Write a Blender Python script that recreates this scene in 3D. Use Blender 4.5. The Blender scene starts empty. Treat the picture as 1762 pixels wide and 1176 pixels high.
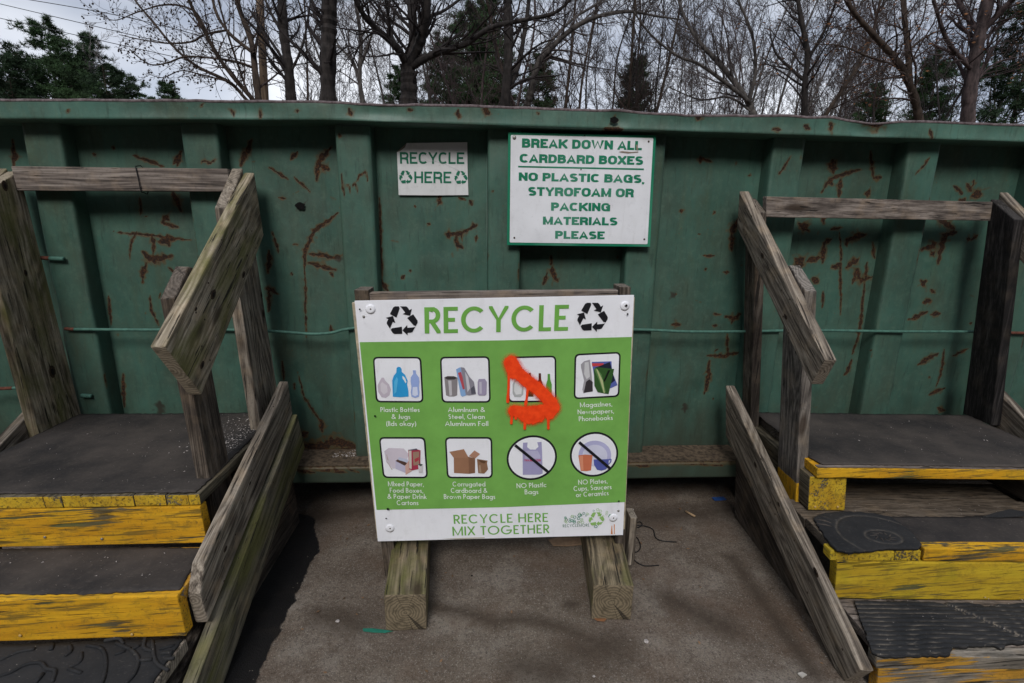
import bpy, bmesh, math, random
import numpy as np
from mathutils import Vector, Matrix, noise as mnoise
from mathutils.geometry import tessellate_polygon

scn = bpy.context.scene
COL = scn.collection
R = math.radians
rnd = random.Random(7)

# ------------------------------------------------------------------ camera
W, H, F = 1762.0, 1176.0, 880.0
PITCH, YAW, ROLL = 0.2382, 0.0549, 0.0128
CAM = np.array([0.0, 0.0, 1.37])
def cam_axes():
    cy, sy, cp, sp = math.cos(YAW), math.sin(YAW), math.cos(PITCH), math.sin(PITCH)
    f = np.array([sy*cp, cy*cp, -sp]); r = np.array([cy, -sy, 0.0]); u = np.cross(r, f)
    cr, sr = math.cos(ROLL), math.sin(ROLL)
    return cr*r + sr*u, -sr*r + cr*u, f
AX, AU, AF = cam_axes()
cd = bpy.data.cameras.new('camera'); co = bpy.data.objects.new('camera', cd); COL.objects.link(co)
cd.sensor_width = 36.0; cd.lens = F/W*36.0; cd.clip_start = 0.02; cd.clip_end = 2000.0
m = Matrix.Identity(4)
for i in range(3):
    m[i][0], m[i][1], m[i][2], m[i][3] = AX[i], AU[i], -AF[i], CAM[i]
co.matrix_world = m
scn.camera = co

# ------------------------------------------------------------------ world, sun, exposure
SUN_EL, SUN_AZ = R(41), R(190)          # high, behind the photographer's left shoulder
wd = bpy.data.worlds.new('World'); scn.world = wd; wd.use_nodes = True
nt = wd.node_tree; nt.nodes.clear()
def wn(t, **k):
    n = nt.nodes.new(t)
    for a, b in k.items(): setattr(n, a, b)
    return n
out = wn('ShaderNodeOutputWorld'); bg = wn('ShaderNodeBackground'); bg.inputs[1].default_value = 0.1
sky = wn('ShaderNodeTexSky', sky_type='NISHITA', sun_disc=False, sun_elevation=SUN_EL, sun_rotation=SUN_AZ)
tc = wn('ShaderNodeTexCoord'); mp = wn('ShaderNodeMapping'); mp.inputs['Scale'].default_value = (1.0, 1.0, 2.6)
nz = wn('ShaderNodeTexNoise'); nz.inputs['Scale'].default_value = 1.9; nz.inputs['Detail'].default_value = 5; nz.inputs['Roughness'].default_value = .5
cr = wn('ShaderNodeValToRGB'); e = cr.color_ramp.elements
e[0].position = .40; e[0].color = (4.3, 4.9, 6.2, 1); e[1].position = .68; e[1].color = (10.2, 10.5, 11.2, 1)
sep = wn('ShaderNodeSeparateXYZ')
mr = wn('ShaderNodeFloatCurve'); cv0 = mr.mapping.curves[0]          # an overcast sky: bright low band, duller above it, brightest overhead
cv0.points[0].location = (0, .95); cv0.points[1].location = (1, .62); cv0.points.new(.28, .44); cv0.points.new(.6, .52); mr.mapping.update()
mr2 = wn('ShaderNodeMath', operation='MULTIPLY'); mr2.inputs[1].default_value = 2.1
mul = wn('ShaderNodeVectorMath', operation='SCALE')
mix = wn('ShaderNodeMix', data_type='RGBA'); mix.inputs[0].default_value = .9
L = nt.links.new
L(tc.outputs['Generated'], mp.inputs[0]); L(mp.outputs[0], nz.inputs['Vector']); L(nz.outputs[0], cr.inputs[0])
L(tc.outputs['Generated'], sep.inputs[0]); L(sep.outputs['Z'], mr.inputs['Value']); L(mr.outputs[0], mr2.inputs[0])
L(cr.outputs[0], mul.inputs[0]); L(mr2.outputs[0], mul.inputs['Scale'])
L(sky.outputs[0], mix.inputs[6]); L(mul.outputs[0], mix.inputs[7]); L(mix.outputs[2], bg.inputs[0]); L(bg.outputs[0], out.inputs[0])

sl = bpy.data.lights.new('sun', 'SUN'); sl.energy = 2.6; sl.angle = R(20); sl.color = (1.0, .97, .93)
so = bpy.data.objects.new('sun', sl); COL.objects.link(so)
# direction towards the sun: azimuth measured like the sky texture (rotation from +Y towards +X)
d = Vector((math.sin(SUN_AZ)*math.cos(SUN_EL), math.cos(SUN_AZ)*math.cos(SUN_EL), math.sin(SUN_EL)))
so.rotation_euler = d.to_track_quat('Z', 'Y').to_euler()
scn.view_settings.view_transform = 'Standard'; scn.view_settings.look = 'None'
scn.view_settings.gamma = 1.0; scn.view_settings.use_curve_mapping = False
scn.view_settings.exposure = 0.0
scn.render.engine = 'CYCLES'
scn.cycles.use_denoising = True
scn.cycles.max_bounces = 6; scn.cycles.transparent_max_bounces = 12

# ------------------------------------------------------------------ measuring helpers (photo measurement -> point on a plane of the place)
def ray(px):
    return AX*((px[0]-W/2)/F) - AU*((px[1]-H/2)/F) + AF
def on(px, axis, v):
    dd = ray(px); return CAM + dd*((v-CAM[axis])/dd[axis])
def onY(x, y, Y): return on((x, y), 1, Y)
def onZ(x, y, Z): return on((x, y), 2, Z)

# ------------------------------------------------------------------ objects helpers
def tag(o, label=None, cat=None, group=None, kind=None):
    if label: o['label'] = label
    if cat: o['category'] = cat
    if group: o['group'] = group
    if kind: o['kind'] = kind
    return o
def empty(name, loc, label=None, cat=None, group=None):
    o = bpy.data.objects.new(name, None); COL.objects.link(o); o.location = loc; o.empty_display_size = .1
    return tag(o, label, cat, group)
def world_of(o):
    mm = o.matrix_basis.copy() if o.type != 'EMPTY' else Matrix.Translation(o.location)
    return (world_of(o.parent) @ mm) if o.parent else mm
def link(name, me, parent=None, mw=None, mats=()):
    o = bpy.data.objects.new(name, me); COL.objects.link(o)
    for mt in mats: me.materials.append(mt)
    mw = mw or Matrix.Identity(4)
    if parent is not None:
        o.parent = parent; o.matrix_basis = world_of(parent).inverted() @ mw
    else: o.matrix_basis = mw
    return o
def mesh_np(name, V, Fc):
    """V (n,3), Fc list of arrays of faces (k,3) or (k,4)"""
    me = bpy.data.meshes.new(name)
    V = np.ascontiguousarray(V, dtype=np.float32)
    Fc = [np.ascontiguousarray(f, dtype=np.int32) for f in (Fc if isinstance(Fc, list) else [Fc]) if len(f)]
    me.vertices.add(len(V)); me.vertices.foreach_set('co', V.ravel())
    loops = np.concatenate([f.ravel() for f in Fc]); tot = np.concatenate([np.full(len(f), f.shape[1], np.int32) for f in Fc])
    st = np.concatenate([[0], np.cumsum(tot)[:-1]]).astype(np.int32)
    me.loops.add(len(loops)); me.loops.foreach_set('vertex_index', loops)
    me.polygons.add(len(tot)); me.polygons.foreach_set('loop_start', st); me.polygons.foreach_set('loop_total', tot)
    me.update(calc_edges=True); me.validate()
    return me
def smooth(me): me.polygons.foreach_set('use_smooth', [True]*len(me.polygons)); return me
def add_attr(me, name, vals):
    a = me.attributes.new(name, 'FLOAT', 'POINT'); a.data.foreach_set('value', np.asarray(vals, np.float32))

# ------------------------------------------------------------------ materials
class MB:
    def __init__(s, name):
        s.m = bpy.data.materials.new(name); s.m.use_nodes = True; s.t = s.m.node_tree; s.t.nodes.clear()
        s.o = s.t.nodes.new('ShaderNodeOutputMaterial'); s.b = s.t.nodes.new('ShaderNodeBsdfPrincipled')
        s.t.links.new(s.b.outputs[0], s.o.inputs[0]); s.b.inputs['Specular IOR Level'].default_value = .25
        s.tc = s.t.nodes.new('ShaderNodeTexCoord')
    def n(s, t, **k):
        q = s.t.nodes.new(t)
        for a, b in k.items(): setattr(q, a, b)
        return q
    def set(s, inp, v):
        if isinstance(v, bpy.types.NodeSocket): s.t.links.new(v, inp)
        elif v is not None:
            if isinstance(v, (tuple, list)) and len(v) == 3 and inp.type == 'RGBA': v = (*v, 1)
            inp.default_value = v
    def obj(s, rand=True):
        if not rand: return s.tc.outputs['Object']
        oi = s.n('ShaderNodeObjectInfo'); sc = s.n('ShaderNodeMath', operation='MULTIPLY'); s.set(sc.inputs[0], oi.outputs['Random']); sc.inputs[1].default_value = 37.3
        c = s.n('ShaderNodeCombineXYZ'); [s.set(c.inputs[i], sc.outputs[0]) for i in range(3)]
        a = s.n('ShaderNodeVectorMath', operation='ADD'); s.set(a.inputs[0], s.tc.outputs['Object']); s.set(a.inputs[1], c.outputs[0]); return a.outputs[0]
    def pos(s):
        return s.n('ShaderNodeNewGeometry').outputs['Position']
    def map(s, v, scale):
        q = s.n('ShaderNodeMapping'); s.set(q.inputs[0], v); q.inputs['Scale'].default_value = scale; return q.outputs[0]
    def noise(s, v, scale=1., detail=4., rough=.55, dist=0.):
        q = s.n('ShaderNodeTexNoise'); s.set(q.inputs['Vector'], v); q.inputs['Scale'].default_value = scale
        q.inputs['Detail'].default_value = detail; q.inputs['Roughness'].default_value = rough; q.inputs['Distortion'].default_value = dist
        return q.outputs[0]
    def vor(s, v, scale=1., feat='F1', out='Distance', rand=1.):
        q = s.n('ShaderNodeTexVoronoi', feature=feat); s.set(q.inputs['Vector'], v); q.inputs['Scale'].default_value = scale; q.inputs['Randomness'].default_value = rand
        return q.outputs[out]
    def math(s, op, a, b=None, clamp=False):
        q = s.n('ShaderNodeMath', operation=op, use_clamp=clamp); s.set(q.inputs[0], a)
        if b is not None: s.set(q.inputs[1], b)
        return q.outputs[0]
    def rng(s, v, a, b, c=0., d=1.):
        q = s.n('ShaderNodeMapRange'); s.set(q.inputs[0], v); q.inputs[1].default_value = a; q.inputs[2].default_value = b; q.inputs[3].default_value = c; q.inputs[4].default_value = d
        return q.outputs[0]
    def ramp(s, v, *st):
        q = s.n('ShaderNodeValToRGB'); s.set(q.inputs[0], v); e = q.color_ramp.elements
        while len(e) < len(st): e.new(.5)
        for i, (p, c) in enumerate(st): e[i].position = p; e[i].color = (*c, 1)
        return q.outputs[0]
    def mix(s, f, a, b, mode='MIX'):
        q = s.n('ShaderNodeMix', data_type='RGBA', blend_type=mode); s.set(q.inputs[0], f); s.set(q.inputs[6], a); s.set(q.inputs[7], b); return q.outputs[2]
    def attr(s, name):
        q = s.n('ShaderNodeAttribute', attribute_name=name); return q.outputs['Fac']
    def bump(s, h, strength=.5, dist=.002, prev=None):
        q = s.n('ShaderNodeBump'); q.inputs['Strength'].default_value = strength; q.inputs['Distance'].default_value = dist; s.set(q.inputs['Height'], h)
        if prev is not None: s.set(q.inputs['Normal'], prev)
        return q.outputs[0]
    def done(s, color, rough=.8, normal=None, metal=None):
        s.set(s.b.inputs['Base Color'], color); s.set(s.b.inputs['Roughness'], rough)
        if normal is not None: s.set(s.b.inputs['Normal'], normal)
        if metal is not None: s.set(s.b.inputs['Metallic'], metal)
        return s.m

def plain(name, col, rough=.7, noise_amt=.25, scale=40, metal=None, spec=None):
    q = MB(name); v = q.obj(False); n_ = q.noise(v, scale, 4)
    c = q.mix(q.rng(n_, .3, .7), tuple(x*(1-noise_amt) for x in col), tuple(min(1, x*(1+noise_amt*.6)) for x in col))
    if spec is not None: q.b.inputs['Specular IOR Level'].default_value = spec
    return q.done(c, rough, q.bump(n_, .15, .001), metal)

def wood(name, lo, hi, green=0., paint=None, wear=.5, dark=.3, below=None, rings=.5, ends=False):
    """weathered board; the grain runs along the object's own X"""
    q = MB(name); v = q.obj()
    big = q.noise(q.map(v, (1.4, 9, 9)), 1., 2, .45, .3)
    fine = q.noise(q.map(v, (5, 260, 260)), 1., 3, .6)
    mid = q.noise(q.map(v, (1.7, 70, 70)), 1., 5, .6, .12)
    cath = q.math('SINE', q.math('MULTIPLY', big, 75.))
    cath = q.rng(cath, -1, 1)
    crack = q.rng(q.noise(q.map(v, (4.5, 85, 85)), 1., 4, .6, .3), .35, .385, 1, 0)
    tone = q.math('ADD', q.math('MULTIPLY', mid, .55), q.math('ADD', q.math('MULTIPLY', fine, .42), q.math('MULTIPLY', cath, .22*rings)))
    c = q.ramp(tone, (.40, tuple(x*.40 for x in lo)), (.51, tuple(x*1.1 for x in lo)), (.70, hi))
    blotch = q.noise(q.map(v, (3.5, 9, 9)), 1., 4, .6)
    c = q.mix(q.rng(blotch, .5, .72, 0, dark), c, tuple(x*.3 for x in lo))
    c = q.mix(q.rng(q.noise(v, 14, 3), .5, .75, 0, .35), c, (hi[0]*1.1, hi[1]*.93, hi[2]*.72))
    if green:
        g = q.rng(q.noise(q.map(v, (2.6, 8, 8)), 1.3, 5, .6), .58-.25*green, .74-.2*green, 0, .8)
        c = q.mix(g, c, q.mix(mid, (.05, .052, .012), (.17, .165, .05)))
    c = q.mix(q.rng(q.noise(v, 70, 4, .7), .52, .72, 0, .4), c, tuple(x*.35 for x in lo))
    # knots
    kd = q.vor(q.map(v, (3.0, 9.5, 9.5)), 1.)
    kc = q.n('ShaderNodeTexVoronoi'); q.set(kc.inputs['Vector'], q.map(v, (3.0, 9.5, 9.5))); kc.inputs['Scale'].default_value = 1.; ks = q.n('ShaderNodeSeparateXYZ'); q.set(ks.inputs[0], kc.outputs['Color'])
    kr = q.math('MULTIPLY', q.rng(kd, .09, .19, 1, 0), q.rng(ks.outputs[0], .45, .5))
    c = q.mix(q.math('MULTIPLY', kr, .8), c, (.035, .022, .014))
    c = q.mix(q.math('MULTIPLY', crack, .9), c, (.012, .010, .008))
    # end grain: rings round the pith
    nx = q.n('ShaderNodeSeparateXYZ'); q.set(nx.inputs[0], q.tc.outputs['Normal'])
    endm = q.rng(q.math('ABSOLUTE', nx.outputs[0]), .75, .8)
    sx = q.n('ShaderNodeSeparateXYZ'); q.set(sx.inputs[0], q.tc.outputs['Object'])
    rr = q.math('SQRT', q.math('ADD', q.math('POWER', sx.outputs[1], 2.), q.math('POWER', sx.outputs[2], 2.)))
    rr = q.math('ADD', rr, q.math('MULTIPLY', q.noise(v, 13, 4), .05))
    rg = q.rng(q.math('SINE', q.math('MULTIPLY', rr, 620.)), -1, 1, .3, .8)
    ec = q.mix(rg, tuple(x*.6 for x in lo), tuple(x*.95 for x in hi))
    ec = q.mix(q.rng(q.noise(v, 30, 4), .5, .7, 0, .55), ec, tuple(x*.3 for x in lo))
    rad_ = q.n('ShaderNodeVectorMath', operation='NORMALIZE'); cx_ = q.n('ShaderNodeCombineXYZ'); q.set(cx_.inputs[1], sx.outputs[1]); q.set(cx_.inputs[2], sx.outputs[2]); q.set(rad_.inputs[0], cx_.outputs[0])
    chk = q.rng(q.noise(rad_.outputs[0], 4.5, 2), .60, .64); ec = q.mix(q.math('MULTIPLY', chk, .8), ec, (.012, .01, .008))
    c = q.mix(endm, c, ec)
    h = q.math('ADD', q.math('MULTIPLY', tone, 1.), q.math('MULTIPLY', crack, -1.2))
    rough = .85
    if paint is not None:
        pn = q.math('ADD', q.math('MULTIPLY', q.noise(q.map(v, (2.6, 120, 120)), 1., 5, .65), .42), q.math('MULTIPLY', q.noise(q.map(v, (2.4, 9, 9)), 1.2, 4, .55), .66))
        pm = q.rng(pn, .43+.16*wear, .452+.16*wear)
        if below is not None:
            zz = q.n('ShaderNodeSeparateXYZ'); q.set(zz.inputs[0], q.pos())
            ed = q.math('ADD', zz.outputs[2], q.math('MULTIPLY', q.noise(v, 60, 2), .012))
            pm = q.math('MULTIPLY', pm, q.rng(ed, below, below+.003, 1, 0))
            pm = q.math('MULTIPLY', pm, q.rng(q.math('ABSOLUTE', q.n('ShaderNodeSeparateXYZ').outputs[0]), -1, -.5))
        if ends: pm = q.math('MULTIPLY', pm, endm)
        pc = q.mix(q.rng(q.noise(q.map(v, (3, 20, 20)), 1., 4), .35, .7), paint, tuple(x*y for x, y in zip(paint, (.72, .62, .55))))
        pc = q.mix(q.rng(q.noise(v, 9, 5, .65), .5, .72, 0, .6), pc, (paint[0]*.5, paint[1]*.62, paint[2]*.6))
        pc = q.mix(q.math('MULTIPLY', crack, .7), pc, tuple(x*.15 for x in paint))
        pc = q.mix(q.rng(q.noise(q.map(v, (7, 120, 120)), 1., 4, .65), .53, .63, 0, .75), pc, (.10, .075, .02))
        pc = q.mix(q.rng(q.noise(v, 24, 5, .75), .52, .72, 0, .65), pc, (.16, .11, .02))
        pc = q.mix(q.rng(q.noise(v, 90, 3, .7), .60, .72, 0, .6), pc, (.06, .045, .02))
        c = q.mix(pm, c, pc); h = q.math('ADD', h, q.math('MULTIPLY', pm, .5))
    return q.done(c, rough, q.bump(h, .75, .0022))

YEL = (.66, .36, .016)
M = {}
M['wood_grey'] = wood('weathered_grey_wood', (.125, .102, .080), (.36, .31, .25), dark=.45)
M['wood_tan'] = wood('weathered_tan_wood', (.16, .13, .09), (.42, .36, .27), green=.5, dark=.3)
M['wood_green'] = wood('mossy_wood', (.095, .085, .062), (.27, .235, .165), green=.7, dark=.45)
M['wood_dark'] = wood('dark_wood', (.06, .047, .037), (.20, .168, .138), dark=.75, rings=.25)
M['wood_black'] = wood('blackened_wood', (.014, .012, .012), (.07, .064, .06), dark=.9, rings=.2)
M['wood_rail'] = wood('silvered_rail_wood', (.12, .098, .085), (.33, .285, .25), dark=.5, rings=.3)
M['wood_beam'] = wood('treated_beam_wood', (.10, .08, .052), (.27, .215, .14), green=.35, dark=.35)
M['wood_yellow'] = wood('yellow_painted_wood', (.08, .065, .035), (.15, .115, .06), green=.3, paint=YEL, wear=.08)
M['wood_yellow_worn'] = wood('worn_yellow_painted_wood', (.07, .06, .035), (.14, .115, .06), green=.4, paint=(.54, .38, .025), wear=.2)
M['wood_yellow_faded'] = wood('faded_yellow_painted_wood', (.13, .115, .095), (.31, .27, .22), paint=(.55, .30, .04), wear=.60)
M['wood_yellow_foot'] = wood('wood_painted_yellow_at_foot', (.10, .088, .078), (.27, .24, .21), paint=YEL, wear=.1, below=.395, dark=.4)
M['wood_yellow_end'] = wood('wood_with_yellow_painted_end', (.08, .068, .045), (.2, .17, .12), dark=.5, paint=(.56, .37, .025), wear=.17, ends=True)
M['plank_dusty'] = wood('dusty_plank', (.10, .078, .058), (.20, .165, .13), dark=.3, rings=.2)

# rubber
def rubber(name, base, dust, amt):
    q = MB(name); v = q.obj()
    n1 = q.noise(v, 5, 6, .6); n2 = q.noise(v, 90, 4, .6)
    c = q.mix(q.rng(n1, .35, .7, 0, amt), base, dust)
    c = q.mix(q.rng(n2, .55, .8, 0, .35), c, tuple(x*1.6 for x in dust))
    sp = q.rng(q.vor(v, 60), .05, .10, 1, 0)
    keep = q.rng(q.noise(v, 7, 2), .56, .6)
    c = q.mix(q.math('MULTIPLY', sp, keep), c, (.30, .27, .24))
    gr_ = q.attr('groove'); c = q.mix(q.math('MULTIPLY', gr_, q.rng(q.noise(v, 45, 4, .6), .38, .6, .35, .9)), c, (.17, .145, .115))
    fib = q.rng(q.noise(q.map(v, (60, 300, 60)), 1., 3), .66, .7)
    c = q.mix(q.math('MULTIPLY', fib, .35), c, (.17, .15, .13))
    return q.done(c, .78, q.bump(q.math('ADD', n2, q.math('MULTIPLY', n1, 2)), .5, .0012))
M['mat'] = rubber('dusty_rubber', (.022, .020, .020), (.072, .060, .052), .9)
M['mat_black'] = rubber('black_rubber', (.012, .013, .015), (.035, .034, .034), .7)

# container paint: colour, grime, rust where the paint has been torn
def steel_paint(name, base, rustc=.0):
    q = MB(name); v = q.pos()
    big = q.noise(q.map(v, (2.2, 2.2, 1.1)), 1.6, 5, .55)
    streak = q.noise(q.map(v, (26, 26, 1.3)), 1., 4, .6)
    c = q.mix(q.rng(big, .3, .7), tuple(x*.74 for x in base), tuple(x*1.22 for x in base))
    c = q.mix(q.rng(streak, .45, .75, 0, .42), c, (base[0]*1.5, base[1]*1.15, base[2]*1.05))
    c = q.mix(q.rng(q.noise(q.map(v, (9, 9, 2.2)), 1., 5, .65), .56, .72, 0, .38), c, (.075, .075, .032))
    c = q.mix(q.rng(q.noise(v, 6, 3, .5), .62, .74, 0, .5), c, (base[0]*.35, base[1]*.55, base[2]*.55))
    c = q.mix(q.rng(q.noise(q.map(v, (5, 5, 3)), 1., 6, .7), .42, .66, 0, .5), c, (.048, .050, .034))
    c = q.mix(q.rng(q.noise(v, 38, 5, .75), .5, .72, 0, .45), c, (base[0]*1.9, base[1]*1.35, base[2]*1.3))
    c = q.mix(q.rng(q.noise(q.map(v, (60, 60, 8)), 1., 4, .7), .56, .7, 0, .5), c, (.022, .040, .030))
    pos_xyz = q.n('ShaderNodeSeparateXYZ'); q.set(pos_xyz.inputs[0], v)
    low_ = q.rng(q.math('ADD', pos_xyz.outputs[2], q.math('MULTIPLY', q.noise(q.map(v, (8, 8, 2)), 1., 4, .6), .5)), .50, .80, .7, 0)
    c = q.mix(low_, c, (.030, .030, .020))  # grime gradient by height, darker towards the container's foot
    fleck = q.math('MULTIPLY', q.rng(q.vor(v, 34), .04, .09, 1, 0), q.rng(q.noise(v, 5, 2), .52, .6))
    c = q.mix(q.math('MULTIPLY', fleck, .75), c, (.11, .055, .018))
    wn_ = q.noise(v, 55, 5, .65)
    ra = q.attr('rust')
    e1 = q.math('ADD', ra, q.math('MULTIPLY', q.math('SUBTRACT', wn_, .5), .75))
    halo = q.rng(e1, .10, .60, 0, .85)
    core = q.rng(e1, .56, .70)
    rc = q.ramp(q.noise(v, 120, 4, .7), (.42, (.012, .007, .005)), (.56, (.040, .017, .007)), (.72, (.12, .048, .012)))
    c = q.mix(halo, c, q.mix(q.noise(v, 25, 3), (.040, .027, .011), (.115, .062, .017)))
    c = q.mix(core, c, rc)
    gr = q.attr('grime'); g1 = q.math('ADD', gr, q.math('MULTIPLY', q.math('SUBTRACT', wn_, .5), .5))
    c = q.mix(q.rng(g1, .3, .8, 0, .85), c, (.028, .022, .016))
    rough = q.rng(core, 0, 1, .5, .9)
    h = q.math('ADD', q.math('MULTIPLY', q.noise(v, 13, 4), .8), q.math('ADD', q.math('MULTIPLY', q.noise(v, 160, 3), .12), q.math('MULTIPLY', core, -.6)))
    q.b.inputs['Specular IOR Level'].default_value = .35
    return q.done(c, rough, q.bump(h, .5, .004))
GREEN = (.044, .104, .080)
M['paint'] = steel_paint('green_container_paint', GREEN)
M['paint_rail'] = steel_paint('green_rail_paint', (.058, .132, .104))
M['dirt_top'] = plain('dirty_ledge', (.085, .062, .042), .95, .7, 60)
M['rust'] = plain('rusty_steel', (.12, .045, .03), .9, .5, 80)
M['dark_inside'] = plain('dark_steel', (.03, .035, .033), .9)
M['rod'] = plain('green_painted_rod', (.06, .145, .115), .6, .3, 60)
M['hole'] = plain('black_hole', (.003, .003, .003), 1, 0)
M['screw'] = plain('zinc_screw', (.30, .29, .27), .45, .3, 200, .6)
M['nail'] = plain('dark_nail', (.05, .035, .025), .7)
M['nail_yellow'] = plain('painted_screw', (.5, .33, .12), .6)
M['cord'] = plain('black_cord', (.008, .008, .009), .6)
M['white_sheet'] = None
def sheet_white(name, col, grime=.4):
    q = MB(name); v = q.pos()
    n1 = q.noise(v, 7, 5, .6); n2 = q.noise(q.map(v, (30, 30, 5)), 1, 4, .6); n3 = q.noise(v, 160, 3, .6)
    c = q.mix(q.rng(n1, .45, .75, 0, grime*.5), col, tuple(x*.72 for x in col))
    c = q.mix(q.rng(n2, .55, .8, 0, grime*.6), c, tuple(x*y for x, y in zip(col, (.62, .6, .56))))
    c = q.mix(q.rng(n3, .66, .75, 0, grime*.7), c, (.30, .28, .27))
    q.b.inputs['Specular IOR Level'].default_value = .4
    c = q.mix(q.rng(q.noise(v, 24, 6, .75), .55, .75, 0, grime*.6), c, tuple(x*.55 for x in col))
    return q.done(c, .42, q.bump(q.noise(v, 4, 2), .5, .02))
M['sheet'] = sheet_white('white_sign_sheet', (.80, .81, .86))
M['sheet2'] = sheet_white('white_notice_sheet', (.70, .71, .75), .6)
M['sticker'] = sheet_white('white_sticker', (.62, .63, .64), .7)
def ink(name, col, rough=.45, amt=.12, fade=None):
    q = MB(name); v = q.pos(); n1 = q.noise(v, 9, 5, .6)
    c = q.mix(q.rng(n1, .3, .75), col, tuple(x*(1-amt*2) for x in col))
    c = q.mix(q.rng(q.noise(v, 170, 3), .68, .76, 0, .5), c, tuple(x*.5+.12 for x in col))
    if fade: c = q.mix(q.rng(q.noise(q.map(v, (1.3, 1, .4)), 3.2, 2), .5, .62, 0, .4), c, fade)
    return q.done(c, rough)
M['ink_green'] = ink('lime_green_print', (.185, .43, .09))
M['ink_letter'] = ink('green_letter_print', (.17, .43, .08))
M['ink_white'] = ink('white_print', (.74, .80, .74), amt=.05)
M['ink_black'] = ink('black_print', (.012, .012, .016))
M['ink_notice'] = ink('dark_green_print', (.008, .19, .10), fade=(.10, .30, .21))
M['ink_stick'] = ink('sticker_green_print', (.01, .15, .085))

# rust strokes --------------------------------------------------------------
def seg_dist(P, a, b):
    ab = b-a; t = np.clip(((P-a)@ab)/max(1e-12, ab@ab), 0, 1); return np.hypot(*(P-(a+t[:, None]*ab)).T)
HAL = 2.2
def stroke_field(P, strokes, warp=.005):
    global HAL
    HAL = 2.6 if warp else 2.2
    """P (n,2). strokes: list of (points (k,2), radius). value 1 on the line falling to 0 two radii away"""
    out_ = np.zeros(len(P))
    if warp:
        act = (np.abs(P[:, 0]) < 3)
        nz_ = np.array([(*mnoise.noise_vector(Vector((x*16, y*16, 7)))[:2], mnoise.noise(Vector((x*60, y*60, 1)))) if a_ else (0, 0, 0) for (x, y), a_ in zip(P, act)])
        WV = nz_[:, 2]; P = P+nz_[:, :2]*warp
    else: WV = np.zeros(len(P))
    for st_ in strokes:
        pts, w = st_[0], st_[1]; amp = st_[2] if len(st_) > 2 else 1.0
        pts = np.asarray(pts, float)
        lo, hi = pts.min(0)-3*w, pts.max(0)+3*w
        ix = np.nonzero((P[:, 0] > lo[0]) & (P[:, 0] < hi[0]) & (P[:, 1] > lo[1]) & (P[:, 1] < hi[1]))[0]
        if not len(ix): continue
        Q = P[ix]; val = np.zeros(len(ix)); w1 = w*(1+1.0*WV[ix])
        if len(pts) == 1: val = np.clip(1-np.hypot(*(Q-pts[0]).T)/(HAL*w1+1e-5), 0, 1)
        n_ = len(pts)-1
        for k_, (a, b) in enumerate(zip(pts[:-1], pts[1:])):
            ab = b-a; t = np.clip(((Q-a)@ab)/max(1e-12, ab@ab), 0, 1); dm = np.hypot(*(Q-(a+t[:, None]*ab)).T)
            g = (k_+t)/n_; tap = (.45+.75*np.sin(np.pi*g)) if (warp and n_ > 0) else 1.0
            val = np.maximum(val, np.clip(1-dm/(HAL*w1*tap+1e-5), 0, 1))
        out_[ix] = np.maximum(out_[ix], val*amp)
    return out_

# boards ---------------------------------------------------------------------
def prism(name, parent, poly, thick, mat, bevel=.004, seg=.12, jit=.0012, seed=None, axis=None):
    """poly: coplanar outline in the world (list of 3 vectors); its long direction = axis; thick: extrusion vector"""
    P = [Vector(p) for p in poly]; T = Vector(thick)
    ax = Vector(axis).normalized() if axis is not None else None
    if ax is None:
        best = max(((P[(i+1) % len(P)]-P[i]) for i in range(len(P))), key=lambda v: v.length); ax = best.normalized()
    n = T.normalized()
    if abs(ax.dot(n)) > .85:
        ax = n; ay = (P[1]-P[0]); ay = (ay-ax*ay.dot(ax)).normalized(); n = ax.cross(ay)
    else: ax = (ax-n*ax.dot(n)).normalized(); ay = n.cross(ax)
    c = sum(P, Vector())/len(P) + T*.5
    mw = Matrix((( ax.x, ay.x, n.x, c.x), (ax.y, ay.y, n.y, c.y), (ax.z, ay.z, n.z, c.z), (0, 0, 0, 1)))
    inv = mw.inverted()
    bm = bmesh.new()
    vs = [bm.verts.new(inv @ (p)) for p in P]
    f = bm.faces.new(vs)
    r = bmesh.ops.extrude_face_region(bm, geom=[f])
    nv = [g for g in r['geom'] if isinstance(g, bmesh.types.BMVert)]
    tv = inv.to_3x3() @ T
    bmesh.ops.translate(bm, verts=nv, vec=tv)
    bmesh.ops.recalc_face_normals(bm, faces=bm.faces)
    if bevel: bmesh.ops.bevel(bm, geom=list(bm.edges), offset=bevel, segments=2, affect='EDGES', profile=.6)
    xs = [v.co.x for v in bm.verts]; x0, x1 = min(xs), max(xs)
    k = max(1, int((x1-x0)/seg))
    for i in range(1, k):
        bmesh.ops.bisect_plane(bm, geom=bm.verts[:]+bm.edges[:]+bm.faces[:], plane_co=(x0+(x1-x0)*i/k, 0, 0), plane_no=(1, 0, 0))
    sd = rnd.random()*100 if seed is None else seed
    for v in bm.verts:
        q = mnoise.noise_vector(Vector((v.co.x*9+sd, v.co.y*22, v.co.z*22)))
        v.co += q*jit
    me = bpy.data.meshes.new(name); bm.to_mesh(me); bm.free()
    return link(name, me, parent, mw, [mat])

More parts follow.
